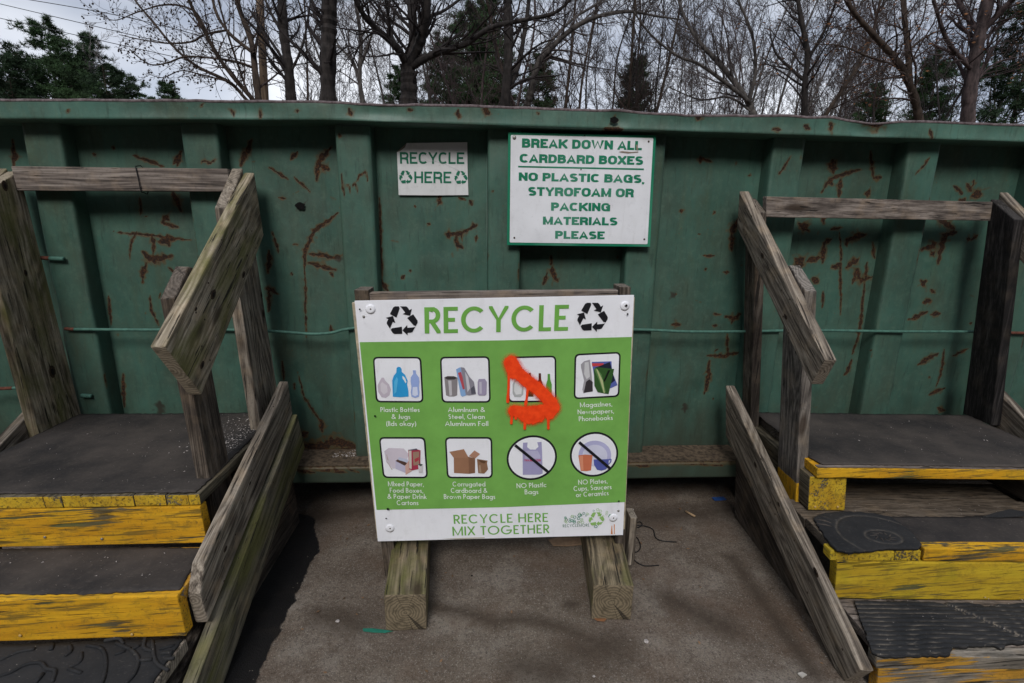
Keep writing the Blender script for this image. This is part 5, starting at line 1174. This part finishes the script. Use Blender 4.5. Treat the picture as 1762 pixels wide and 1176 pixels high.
# loose stones
pb = []
for _ in range(420):
    x, y = rr_.uniform(-.75, 1.15), rr_.uniform(1.15, 2.2); pb.append((x, y, .001))
g_ = grit('gravel', None, pb, .0034, plain('loose_gravel', (.24, .21, .18), .9, .6, 200)); tag(g_, kind='stuff')
V_, F_ = [], []
for _ in range(90):
    x, y = (rr_.uniform(-.75, 1.1), rr_.uniform(1.9, 2.25)) if rr_.random() < .6 else (rr_.uniform(-.7, 1.1), rr_.uniform(1.2, 2.1)); s_ = rr_.uniform(.003, .010); a_ = rr_.uniform(0, 6.28); b = len(V_)
    for da, l_ in ((0, 1), (1.3, .45), (3.14, .9), (4.7, .5)): V_.append((x+s_*l_*math.cos(a_+da), y+s_*l_*math.sin(a_+da), .006+rr_.uniform(0, .004)))
    F_.append((b, b+1, b+2, b+3))
me = bpy.data.meshes.new('leaf_litter'); me.from_pydata(V_, [], F_); me.update(); tag(link('leaf_litter', me, None, None, [plain('brown_litter', (.17, .10, .055), .9, .7, 9)]), kind='stuff')
STN = [(404, 1102, .006, M['hole'], 'small black pebble on the asphalt beside the left-hand steps'), (812, 991, .004, M['hole'], 'black pebble on the asphalt between the two foot beams'), (1112, 1104, .008, M['grit'], 'pale flat pebble at the right front of the asphalt'), (581, 1069, .007, M['grit'], 'grey pebble left of the left foot beam'), (1022, 1164, .004, M['grit'], 'tiny white pebble at the front edge of the asphalt'), (1089, 877, .005, M['grit'], 'white pebble beside the sign upright')]
for x, y, r_, mt, lb in STN:
    bm = bmesh.new(); bmesh.ops.create_icosphere(bm, subdivisions=2, radius=r_)
    for vv in bm.verts: vv.co += mnoise.noise_vector(vv.co*300+Vector((x, 0, 0)))*r_*.35; vv.co.z *= .6
    me = bpy.data.meshes.new('pebble'); bm.to_mesh(me); bm.free(); tag(link('pebble', me, None, Matrix.Translation(Vector(onZ(x, y, r_*.55))), [mt]), lb, 'pebble')

# =================================================================== TREES
def bark(name, a, b, sc=8):
    q = MB(name); v = q.obj(); n_ = q.noise(q.map(v, (sc, sc, sc*.35)), 1.5, 6, .65)
    return q.done(q.mix(q.rng(n_, .35, .68), a, b), .95, q.bump(n_, .8, .02))
BK = {'dark': bark('dark_bark', (.008, .007, .007), (.035, .029, .027)), 'grey': bark('grey_bark', (.025, .022, .021), (.085, .076, .070)), 'brown': bark('brown_bark', (.018, .013, .010), (.06, .043, .033)), 'pink': bark('pinkish_bark', (.02, .015, .015), (.085, .062, .060)), 'pale': bark('pale_bark', (.12, .11, .11), (.28, .26, .26))}
TW = {'dark': plain('dark_twigs', (.020, .016, .016), .95, .3, 4), 'grey': plain('grey_twigs', (.06, .05, .048), .95, .3, 4), 'brown': plain('brown_twigs', (.042, .029, .025), .95, .3, 4), 'pale': plain('pale_twigs', (.24, .22, .22), .95, .2, 4), 'pink': plain('pinkish_twigs', (.05, .036, .036), .95, .3, 4)}
NEED = plain('pine_needles', (.030, .062, .022), .8, .55, 1.2); NEED2 = plain('dark_pine_needles', (.020, .042, .018), .8, .5, 1.2)
LEAF = plain('withered_leaves', (.16, .075, .035), .9, .4, 3); BALL = plain('seed_balls', (.035, .022, .018), .95)
def segs_mesh(name, S_, sides):
    """S_ list of (p0, p1, r0, r1); every segment an open prism"""
    A = np.array([[*s[0], *s[1], s[2], s[3]] for s in S_], float); P0, P1, r0, r1 = A[:, :3], A[:, 3:6], A[:, 6], A[:, 7]
    T = P1-P0; T /= np.linalg.norm(T, axis=1)[:, None]+1e-9
    ref = np.where(np.abs(T[:, 2:3]) < .9, [[0, 0, 1.]], [[1., 0, 0]]); Au = np.cross(T, ref); Au /= np.linalg.norm(Au, axis=1)[:, None]; B = np.cross(T, Au)
    n = len(A); V_ = np.zeros((n, 2*sides, 3))
    for k in range(sides):
        th = 2*math.pi*k/sides; dv = Au*math.cos(th)+B*math.sin(th)
        V_[:, k] = P0+dv*r0[:, None]; V_[:, sides+k] = P1+dv*r1[:, None]
    b = np.arange(n)[:, None]*2*sides
    Fc = np.concatenate([np.stack([b[:, 0]+k, b[:, 0]+(k+1) % sides, b[:, 0]+sides+(k+1) % sides, b[:, 0]+sides+k], 1) for k in range(sides)])
    return smooth(mesh_np(name, V_.reshape(-1, 3), Fc))
def rand_perp(t, rg):
    while True:
        v_ = Vector((rg.gauss(0, 1), rg.gauss(0, 1), rg.gauss(0, 1))); v_ = v_-t*v_.dot(t)
        if v_.length > .1: return v_.normalized()
def grow(p, d_, L_, r, lvl, rg, out_, spec, tips):
    nseg = (6, 5, 4, 3, 2)[min(lvl, 4)]; sl_ = L_/nseg; pts = [p.copy()]; cur = d_.copy(); r_end = max(spec['rmin'], r*.35)
    for i in range(nseg):
        cur = (cur+rand_perp(cur, rg)*spec['wob']*rg.uniform(.3, 1)+Vector((0, 0, spec['up']))*.12).normalized()
        q_ = pts[-1]+cur*sl_; t0, t1 = i/nseg, (i+1)/nseg
        out_[0 if lvl <= 0 else 1].append((tuple(pts[-1]), tuple(q_), r+(r_end-r)*t0, r+(r_end-r)*t1)); pts.append(q_)
    if lvl >= spec['lv']:
        tips.append(pts[-1]); return
    n = spec['n'][min(lvl, len(spec['n'])-1)]
    for i in range(n):
        t = (i+rg.random())/n*.85+.15; k = min(nseg-1, int(t*nseg)); base_ = pts[k].lerp(pts[k+1], t*nseg-k); tg = (pts[k+1]-pts[k]).normalized()
        ang = R(rg.uniform(*spec['ang'])); nd = (tg*math.cos(ang)+rand_perp(tg, rg)*math.sin(ang)).normalized()
        grow(base_, nd, L_*rg.uniform(.38, .62)*(1.15-.5*t), max(spec['rmin'], (r+(r_end-r)*t)*.55), lvl+1, rg, out_, spec, tips)
def path_limb(P_, r0, r1, rg, out_, spec, tips, n, sub_len, lvl=1, t0=.1):
    """explicit limb along points, then grown side branches"""
    P_ = bez(P_, 7); N = len(P_)-1; acc = [0]; jr = [rg.uniform(.88, 1.12) for _ in range(N+1)]
    for a, b in zip(P_[:-1], P_[1:]): acc.append(acc[-1]+(b-a).length)
    tot = acc[-1]
    for i in range(N):
        f0, f1 = acc[i]/tot, acc[i+1]/tot
        out_[0].append((tuple(P_[i]), tuple(P_[i+1]), (r0+(r1-r0)*f0)*jr[i], (r0+(r1-r0)*f1)*jr[i+1]))
    for k in range(n):
        t = t0+(1-t0)*(k+rg.random())/n; s_ = t*tot; i = min(N-1, max(0, next(j for j in range(N+1) if acc[j] >= s_-1e-9)-1)); a, b = P_[i], P_[i+1]
        base_ = a.lerp(b, (s_-acc[i])/max(1e-6, acc[i+1]-acc[i])); tg = (b-a).normalized(); ang = R(rg.uniform(*spec['ang']))
        nd = (tg*math.cos(ang)+rand_perp(tg, rg)*math.sin(ang)).normalized(); rr2 = r0+(r1-r0)*t
        grow(base_, nd, sub_len*rg.uniform(.5, 1.15)*(1.2-.5*t), max(spec['rmin'], rr2*.42), lvl, rg, out_, spec, tips)
def finish_tree(name, base_, out_, col, label, tips, group=None, balls=0, leaves=0, rg=None, cat='tree', loc=None):
    root = empty(name, base_, label, cat, group)
    if out_[0]: link('trunk', segs_mesh('trunk', out_[0], 7), root, None, [BK[col]])
    cr_ = link('crown', segs_mesh('crown', out_[1], 3), root, None, [TW[col]])
    if balls:
        V_, F_ = [], []
        for p in rg.sample(tips, min(balls, len(tips))):
            s_ = rg.uniform(.018, .03); b = len(V_); p = p-Vector((0, 0, .05))
            V_ += [tuple(p+Vector(q_)*s_) for q_ in ((1, 0, 0), (-1, 0, 0), (0, 1, 0), (0, -1, 0), (0, 0, 1), (0, 0, -1))]
            F_ += [(b, b+2, b+4), (b+2, b+1, b+4), (b+1, b+3, b+4), (b+3, b, b+4), (b+2, b, b+5), (b+1, b+2, b+5), (b+3, b+1, b+5), (b, b+3, b+5)]
        me = bpy.data.meshes.new('seed_balls'); me.from_pydata(V_, [], F_); me.update(); link('seed_balls', me, root, None, [BALL])['kind'] = 'stuff'
    if leaves:
        V_, F_ = [], []
        for _ in range(leaves):
            p = rg.choice(tips)+Vector((rg.gauss(0, .1), rg.gauss(0, .1), rg.gauss(0, .1))); b = len(V_); a_ = rand_perp(Vector((0, 0, 1)), rg); c_ = rand_perp(a_, rg)
            s_ = rg.uniform(.02, .04); V_ += [tuple(p-a_*s_), tuple(p+c_*s_*.5), tuple(p+a_*s_), tuple(p-c_*s_*.5)]; F_.append((b, b+1, b+2, b+3))
        me = bpy.data.meshes.new('withered_leaves'); me.from_pydata(V_, [], F_); me.update(); link('withered_leaves', me, root, None, [LEAF])['kind'] = 'stuff'
    return root
def limb_pts(pts, Y, dy=0):
    n = len(pts); return [Vector(onY(x, y, Y+dy*i/max(1, n-1))) for i, (x, y) in enumerate(pts)]
def explicit_tree(name, Y, limbs, col, label, spec=None, balls=0, leaves=0, seed=1, cat='tree', group=None):
    """limbs: (photo points, radius at start px, radius at end px, number of side branches, side length m, depth drift)"""
    rg = random.Random(seed); sp_ = dict(wob=.22, up=.25, lv=3, n=(6, 5, 4), ang=(28, 62), rmin=.0035*Y/14); sp_.update(spec or {})
    out_ = [[], []]; tips = []; k_ = Y/F; first = None; done_ = []
    for li, (pts, ra, rb, n, sl_, dy) in enumerate(limbs):
        P_ = limb_pts(pts, Y, dy)
        if li and done_: 
            nr_ = min(done_, key=lambda q_: (q_-P_[0]).length)
            if (nr_-P_[0]).length > .01: P_ = [nr_.copy()]+(P_ if (nr_-P_[0]).length > .12 else P_[1:])
        done_ += bez(P_, 6)
        if li == 0:                                   # run the trunk on down to the ground, flaring at the foot
            a, b = P_[0], P_[1]; dv = (a-b).normalized(); dv = Vector((dv.x*.4, dv.y*.4, min(dv.z, -.6))).normalized(); t = a.z/-dv.z; g = a+dv*t; g.z = 0; first = g
            out_[0].append((tuple(g), tuple(g.lerp(a, .1)), ra*k_*1.9, ra*k_*1.25)); out_[0].append((tuple(g.lerp(a, .1)), tuple(a), ra*k_*1.25, ra*k_))
        path_limb(P_, ra*k_, rb*k_, rg, out_, sp_, tips, n, sl_)
    return finish_tree(name, first, out_, col, label, tips, group, balls, leaves, rg, cat)

explicit_tree('sycamore_tree', 14, [([(446, 182), (441, 140), (432, 70), (412, 15), (395, -60)], 5.5, 3, 9, 1.5, .5), ([(444, 180), (432, 168), (385, 112), (355, 60), (325, 0), (312, -50)], 3.6, 1.8, 16, 1.35, -1.0), ([(436, 182), (424, 172), (395, 142), (340, 115), (300, 82), (265, 40), (232, 0), (220, -30)], 3.0, 1.2, 18, 1.2, 1.0),
   ([(434, 90), (395, 58), (372, 22), (362, -25)], 3.2, 1.8, 9, 1.2, .8), ([(410, 108), (370, 101), (320, 98), (290, 108), (262, 112), (240, 100), (222, 84)], 2.2, .7, 12, .8, -.8), ([(352, 60), (330, 72), (290, 75), (240, 68), (205, 60)], 1.8, .6, 12, .85, .3), ([(335, 20), (290, 8), (240, 20), (200, 35), (172, 28)], 1.6, .5, 13, .9, -.4), ([(395, 142), (350, 130), (312, 122), (280, 134), (256, 128)], 1.5, .5, 10, .6, .5)],
   'brown', 'spreading bare sycamore with small dark seed balls, leaning left beside the utility pole', dict(lv=3, n=(5, 4, 3)), balls=700, seed=4)
explicit_tree('bare_tree', 13, [([(502, 185), (497, 120), (489, 60), (485, 0), (483, -80)], 8, 6.5, 16, 1.3, 0), ([(488, 62), (470, 30), (452, -10)], 3, 1.5, 7, 1.0, .4), ([(497, 130), (520, 80), (532, 20), (536, -20)], 2.2, 1.2, 9, .9, -.4), ([(498, 140), (468, 112), (455, 78)], 1.8, .8, 6, .7, .4)],
   'dark', 'dark vine covered bare trunk just right of the utility pole', dict(lv=3, n=(5, 4, 3)), seed=11)
explicit_tree('bare_tree', 11.5, [([(564, 190), (565, 120), (566, 60), (567, 0), (568, -120)], 12.5, 11.5, 14, 1.0, 0), ([(577, 95), (600, 80), (622, 95), (640, 120)], 1.6, .6, 7, .7, .3), ([(553, 130), (536, 108), (522, 112)], 1.4, .5, 5, .5, -.3)],
   'dark', 'thick straight dark trunk standing between the vine covered trunk and the forked oak', dict(lv=2, n=(5, 4)), seed=12)
explicit_tree('bare_tree', 17, [([(625, 182), (619, 135), (621, 70), (612, 0), (606, -50)], 4, 2.5, 12, 1.6, 0), ([(618, 135), (602, 100), (585, 82), (570, 55)], 3, 1, 8, 1.2, .5), ([(622, 110), (640, 60), (655, 0)], 2.4, 1.2, 8, 1.3, -.5)],
   'grey', 'slim forked bare tree just left of the big dark oak', dict(lv=3, n=(5, 4, 3)), seed=13)
explicit_tree('oak_tree', 12.5, [([(703, 188), (704, 150), (702, 112)], 14, 12, 2, .6, 0), ([(702, 118), (684, 84), (646, 48), (622, 20), (602, -25)], 6, 3.2, 14, 1.4, -1.2), ([(704, 116), (712, 70), (709, 20), (706, -60)], 8.5, 6.5, 11, 1.4, .5), ([(708, 118), (724, 70), (733, 20), (738, -60)], 8.5, 6, 11, 1.4, -.6),
   ([(708, 120), (730, 102), (760, 88), (800, 76), (845, 48), (895, 36), (955, 22), (992, -12)], 6, 1.8, 20, 1.3, -1.2), ([(733, 30), (765, 18), (800, -8)], 3.2, 1.8, 8, 1.1, .5), ([(646, 48), (615, 60), (588, 42)], 1.8, .6, 6, .8, .4), ([(684, 84), (668, 40), (672, -10)], 3, 1.6, 8, 1.1, .6)],
   'dark', 'big dark forked oak behind the sticker with a long limb reaching right', dict(lv=3, n=(5, 4, 3), wob=.3), seed=14)
explicit_tree('bare_tree', 14, [([(905, 190), (914, 155), (925, 112), (945, 86), (982, 52), (1024, 30), (1080, 20), (1130, 28), (1172, 34)], 6, 1, 26, 1.2, -1), ([(925, 112), (938, 84), (960, 58), (990, 30), (1030, 5), (1060, -20)], 3, 1.5, 10, 1.0, 1), ([(930, 100), (950, 98), (1000, 112), (1060, 122)], 1.8, .6, 9, .8, .6)],
   'grey', 'leaning bare tree whose thin arching limb reaches right above the notice', dict(lv=3, n=(5, 4, 3), wob=.28), seed=15)
explicit_tree('bare_tree', 13.5, [([(868, 190), (874, 120), (875, 60), (873, 0), (870, -80)], 8, 6.5, 12, 1.1, 0), ([(872, 170), (890, 120), (902, 60), (910, 0), (914, -60)], 4, 3, 9, 1.0, .6)],
   'dark', 'twin dark trunks standing close together above the left edge of the notice', dict(lv=2, n=(5, 4), wob=.3), seed=16)
explicit_tree('bare_tree', 13, [([(1300, 205), (1285, 172), (1245, 118), (1205, 75), (1178, 30), (1162, -20)], 5.5, 2, 20, 1.5, .8), ([(1287, 174), (1258, 150), (1205, 112), (1165, 96), (1120, 60), (1090, 20)], 3.4, 1.2, 18, 1.3, -.8), ([(1290, 180), (1300, 120), (1294, 60), (1270, 0)], 3.2, 1.6, 13, 1.3, 0), ([(1296, 190), (1255, 168), (1205, 172), (1150, 150)], 2.2, .8, 11, 1.1, .5)],
   'grey', 'low forked bare tree fanning up to the left behind the middle of the rail', dict(lv=3, n=(6, 4, 3), wob=.2, ang=(20, 48)), seed=17)
explicit_tree('bare_tree', 13, [([(1384, 212), (1385, 150), (1390, 95), (1381, 45), (1368, -30)], 5.5, 3, 13, 1.5, 0), ([(1388, 140), (1360, 118), (1335, 92), (1325, 60)], 3, 1, 9, 1.1, .5), ([(1388, 100), (1420, 50), (1440, 0)], 3, 1.3, 9, 1.1, -.5)],
   'dark', 'upright dark bare tree with a kinked trunk, above the left end of the right-hand handrail', dict(lv=3, n=(6, 4, 3), wob=.3), leaves=250, seed=18)
explicit_tree('bare_tree', 14, [([(1412, 212), (1440, 168), (1478, 112), (1500, 62), (1515, 0)], 3.6, 1.8, 15, 1.3, 0), ([(1440, 168), (1470, 150), (1520, 120)], 2, .8, 8, 1, .5)],
   'brown', 'thin bare tree leaning right with withered leaves', dict(lv=3, n=(6, 4, 3)), leaves=260, seed=19)
explicit_tree('bare_tree', 11.5, [([(1583, 215), (1572, 165), (1548, 112), (1505, 62), (1470, 22), (1445, -20)], 6.5, 3, 18, 1.3, -.8), ([(1566, 150), (1562, 85), (1556, 20), (1552, -60)], 5, 3.5, 11, 1.2, .5), ([(1548, 112), (1500, 100), (1450, 80), (1400, 76)], 2.4, .8, 12, 1.0, .5), ([(1560, 90), (1600, 60), (1640, 48)], 2.4, .9, 9, 1.0, 0)],
   'brown', 'leaning dark bare tree holding orange brown leaves, left of the thick pinkish trunk', dict(lv=3, n=(6, 4, 3), wob=.3), leaves=420, seed=20)
explicit_tree('bare_tree', 11, [([(1664, 225), (1670, 150), (1684, 70), (1700, 0), (1706, -70)], 10.5, 8, 12, 1.3, 0), ([(1686, 62), (1660, 22), (1640, -20)], 5, 3.5, 8, 1.0, .6), ([(1690, 52), (1728, 14), (1760, -20)], 5, 3.5, 8, 1.0, -.5), ([(1668, 130), (1630, 70), (1606, 0)], 3.5, 2.4, 12, 1.1, -.5), ([(1672, 150), (1712, 110), (1762, 96)], 2.2, 1, 9, .9, 0)],
   'pink', 'thick pinkish grey trunk with dense twigs and leaves near the right edge', dict(lv=3, n=(6, 4, 3), wob=.3), leaves=420, seed=21)
# --- one of a kind: slender woodland trees, copied
def woodland(seed, hgt, col, lean=.08, forks=2, dense=1.0):
    rg = random.Random(seed); out_ = [[], []]; tips = []; sp_ = dict(wob=.2, up=.5, lv=4, n=(6, int(5*dense), 4, 3), ang=(18, 52), rmin=.0055)
    for k in range(forks):
        d0 = Vector((rg.uniform(-lean, lean)*(k+1), rg.uniform(-lean, lean), 1)).normalized(); P_ = [Vector((k*.1, 0, 0))]
        for i in range(7): d0 = (d0+Vector((rg.gauss(0, .13), rg.gauss(0, .13), .1))).normalized(); P_.append(P_[-1]+d0*hgt/7)
        path_limb(P_, .058*hgt/12, .012, rg, out_, sp_, tips, int(20*dense), hgt*.19, t0=.22)
    return out_, tips, rg
def pine(seed, hgt, wid, z0=.25, tuft=.28):
    rg = random.Random(seed); tr_, V_, F_ = [], [], []
    P_ = [Vector((0, 0, 0))]
    for i in range(8): P_.append(P_[-1]+Vector((rg.gauss(0, .04), rg.gauss(0, .04), 1))*hgt/8)
    for i in range(8): tr_.append((tuple(P_[i]), tuple(P_[i+1]), .16*(1-i/8.5), .16*(1-(i+1)/8.5)))
    nb_ = int(hgt*9)
    for k in range(nb_):
        t = z0+(1-z0)*(k+rg.random())/nb_; zz = t*hgt; a = rg.uniform(0, 2*math.pi); L_ = wid*(1-t)**.5*rg.uniform(.5, 1.15)+.3
        i = min(7, int(t*8)); b = P_[i].lerp(P_[i+1], t*8-i); d_ = Vector((math.cos(a), math.sin(a), rg.uniform(-.1, .45)))
        e_ = b+d_*L_; tr_.append((tuple(b), tuple(e_), .03*(1-t)+.012, .008))
        for _ in range(int(9+L_*13)):
            s_ = rg.uniform(.35, 1.05); c_ = b+d_*L_*s_+Vector((rg.gauss(0, .2), rg.gauss(0, .2), rg.gauss(.05, .14)))*min(1, L_*.6)
            for _ in range(15):
                dv = Vector((rg.gauss(0, 1), rg.gauss(0, 1), rg.gauss(.4, .8))).normalized()*tuft*rg.uniform(.6, 1.1); w_ = rand_perp(dv.normalized(), rg)*.018; q_ = len(V_)
                V_ += [tuple(c_-w_), tuple(c_+w_), tuple(c_+dv)]; F_.append((q_, q_+1, q_+2))
    return tr_, V_, F_
def make_pine(seed, hgt, wid, mat, **k):
    tr_, V_, F_ = pine(seed, hgt, wid, **k); ro = bpy.data.objects.new('pine_tree', None); COL.objects.link(ro)
    link('trunk', segs_mesh('trunk', tr_, 6), ro, None, [BK['brown']]); link('crown', mesh_np('crown', np.array(V_), np.array(F_)), ro, None, [mat]); return ro
def dup(root, loc, rz, sc, label=None, group=None, first=False):
    r_ = root if first else root.copy()
    if not first:
        COL.objects.link(r_)
        for ch in [c_ for c_ in root.children]: c2 = ch.copy(); COL.objects.link(c2); c2.parent = r_
    r_.location = loc; r_.rotation_euler = (0, 0, rz); r_.scale = (sc[0], sc[0], sc[1]) if isinstance(sc, tuple) else (sc,)*3
    if label: r_['label'] = label
    if group: r_['group'] = group
    r_['category'] = 'tree'; return r_
def ground_x(px_, Y): return onY(px_, 180, Y)[0]
def top_scale(px_, py_, Y, h0): return onY(px_, py_, Y)[2]/h0
bp = bpy.context.view_layer
pA = make_pine(31, 12, 3.3, NEED, z0=.15, tuft=.29); pB = make_pine(32, 12, 3.1, NEED2, z0=.2, tuft=.28); pC = make_pine(33, 12, 1.9, NEED, z0=.42)
pines = [(pA, 12, 112, 42, 26, 2.2, 'tall round topped green pine at the left, nearest the bare gap of sky'), (pB, 12, 8, 48, 24, 1.0, 'dark pine cut off by the left edge of the photo'), (pB, 12, 165, 62, 28, 3.0, 'green pine just right of the tallest left pine'), (pB, 12, 58, 118, 25, 4.0, 'low dark pine in front of the pale bare tree'),
  (pA, 12, 132, 92, 23, 1.2, 'lower green pine in front of the tallest left pine'), (pB, 12, 30, 100, 22, 2.7, 'dark low pine at the far left in front of the others'), (pB, 12, 188, 112, 26, 4.4, 'low dark pine between the left clump and its stepping edge'),
  (pA, 12, 212, 128, 27, 5.0, 'short pine stepping down to the right of the left pine clump'), (pC, 12, 300, 146, 30, .5, 'small lone pine top peeping over the rail below the power lines'), (pA, 12, 262, 168, 32, .9, 'tiny pine tip left of the small lone pine'),
  (pC, 12, 797, 15, 31, 1.5, 'green pine behind the long oak limb, left of its twin'), (pC, 12, 822, -5, 33, 2.5, 'green pine behind the long oak limb, right of its twin'), (pC, 12, 758, 60, 26, 3.5, 'thin pine between the oak and the pine pair'), (pC, 12, 930, 100, 27, .4, 'shaded pine behind the leaning arching tree'), (pC, 12, 852, 80, 27, 1.9, 'dark thin pine behind the twin trunks'),
  (pC, 12, 1085, 95, 27, 2.9, 'dark shaggy pine right of the thin upright tree above the notice'), (pC, 12, 1610, 90, 24, 3.9, 'dark pine behind the leaf holding tree at the right'), (pB, 12, 1745, -40, 15, 4.9, 'dark pine at the right edge behind the thick trunk'), (pC, 12, 1500, 150, 26, .2, 'green pine tip low above the dent in the rail'), (pC, 12, 690, 120, 30, .7, 'dark pine low behind the oak trunk')]
used = set()
for src, h0, x, ty, Y, rz, lb in pines:
    s_ = top_scale(x, ty, Y, h0); dup(src, (ground_x(x, Y), Y, 0), rz, (min(1.25, max(.6, s_)), s_), lb, 'pines beyond the dumpster', first=src.name not in used); used.add(src.name)
def make_wood(seed, hgt, col, leaves=0, **k):
    out_, tips, rg = woodland(seed, hgt, col, **k); return finish_tree('bare_tree', (0, 0, 0), out_, col, None, tips, None, 0, leaves, rg)
protos = [make_wood(41, 14, 'grey', forks=2), make_wood(42, 15, 'brown', forks=3, leaves=150), make_wood(43, 13, 'dark', forks=2), make_wood(44, 14, 'pink', forks=3, dense=1.3), make_wood(45, 14, 'pale', forks=3, dense=1.2)]
used = set()
rg = random.Random(77)
LBL = {0: 'slender grey leafless tree in the woods behind the dumpster', 1: 'brown leafless tree in the woods behind the dumpster', 2: 'slender dark leafless tree in the woods behind the dumpster', 3: 'dense pinkish grey leafless tree in the woods behind the dumpster', 4: 'pale grey leafless tree standing among the left pines'}
spots = [(4, 52, 34, 27.5)]+[(rg.choice((0, 0, 1, 2, 3)), x, None, rg.uniform(20, 36)) for x in (520, 600, 650, 672, 760, 835, 965, 1000, 1032, 1060, 1110, 1145, 1180, 1210, 1232, 1250, 1275, 1310, 1335, 1355, 1370, 1405, 1425, 1450, 1470, 1495, 1520, 1540, 1600, 1635, 1690, 1730, 1770, 1130, 1435, 1530)]
for kd, x, ty, Y in spots:
    src = protos[kd]; s_ = top_scale(x, ty, Y, 14) if ty else rg.uniform(.75, 1.15)
    zone = next(z for lim, z in ((560, 'right of the sycamore'), (690, 'just left of the big oak'), (870, 'between the oak and the twin trunks'), (1050, 'above the left part of the notice'), (1200, 'above the right part of the notice'), (1330, 'above the gap right of the notice'), (1480, 'above the right-hand cross rail, left half'), (1620, 'above the right-hand cross rail, right half'), (9999, 'around the thick pinkish trunk')) if x < lim)
    lb = LBL[kd] if kd == 4 else LBL[kd].replace(' in the woods behind the dumpster', ' in the woods, '+zone)
    dup(src, (ground_x(x, Y), Y, 0), rg.uniform(0, 6.28), s_, lb, 'bare woodland trees '+(zone if kd != 4 else 'at the left')+', kind %s' % ('grey', 'brown', 'dark', 'pinkish', 'pale')[kd], first=src.name not in used); used.add(src.name)

# unseen mass of woods, added behind the camera to hold back low sky light
rw = np.random.default_rng(9); n_ = 30000
ang_ = rw.uniform(-1.25, 1.25, n_); rad_ = rw.uniform(15, 21, n_); hh = 15+2.5*np.sin(ang_*9)+1.5*np.sin(ang_*23+1); zz_ = rw.uniform(0, 1, n_)*hh*rw.uniform(.75, 1, n_)
C_ = np.stack([rad_*np.sin(ang_)*1.2, -rad_*np.cos(ang_), zz_], 1)
V_ = (C_[:, None, :]+rw.normal(0, .30, (n_, 3, 3))).reshape(-1, 3)
tag(link('woods', mesh_np('woods', V_, np.arange(n_*3).reshape(-1, 3)), None, None, [NEED2]), kind='stuff')

# =================================================================== UTILITY POLE AND WIRES
YU = 15.0
pb0, pt0 = onY(456, 182, YU), onY(447, 0, YU); dv = (pt0-pb0)/(pt0[2]-pb0[2]); foot = pb0-dv*pb0[2]; topp = foot+dv*9.6
pole = empty('utility_pole', (foot[0], foot[1], 0), 'brown wooden utility pole standing beside the sycamore', 'pole')
q = MB('pole_wood'); v = q.obj(); n_ = q.noise(q.map(v, (30, 30, 1.2)), 1., 5, .6); M['pole'] = q.done(q.mix(q.rng(n_, .35, .65), (.075, .05, .032), (.20, .145, .10)), .9, q.bump(n_, .6, .01))
link('shaft', tube([tuple(foot+dv*h_) for h_ in np.linspace(0, 9.6, 9)], [.125-.006*i for i in range(9)], 12), pole, None, [M['pole']])
prism('crossarm', pole, [tuple(topp+np.array([-1.1, -.16, -.5])), tuple(topp+np.array([1.1, -.16, -.5])), tuple(topp+np.array([1.1, -.16, -.38])), tuple(topp+np.array([-1.1, -.16, -.38]))], (0, .1, 0), M['pole'], bevel=.008)
for (xa, ya, xb, yb, xc, yc), lb in zip([(-250, -46, 167, 20, 452, 92), (-250, -52, 259, 68, 453, 112), (-250, -24, 272, 92, 454, 131)], ['uppermost power line crossing the sky at the upper left', 'middle power line crossing the sky at the left', 'lowest power line crossing the sky at the left']):
    P_ = [Vector(onY(xa, ya, YU+9)), Vector(onY(xb, yb, YU+3.2)), Vector(onY(xc, yc, YU-.12))]
    wl = link('power_line', tube(bez(P_, 14), .011, 5), None, None, [M['cord']]); tag(wl, lb, 'power line', 'power lines at the upper left')
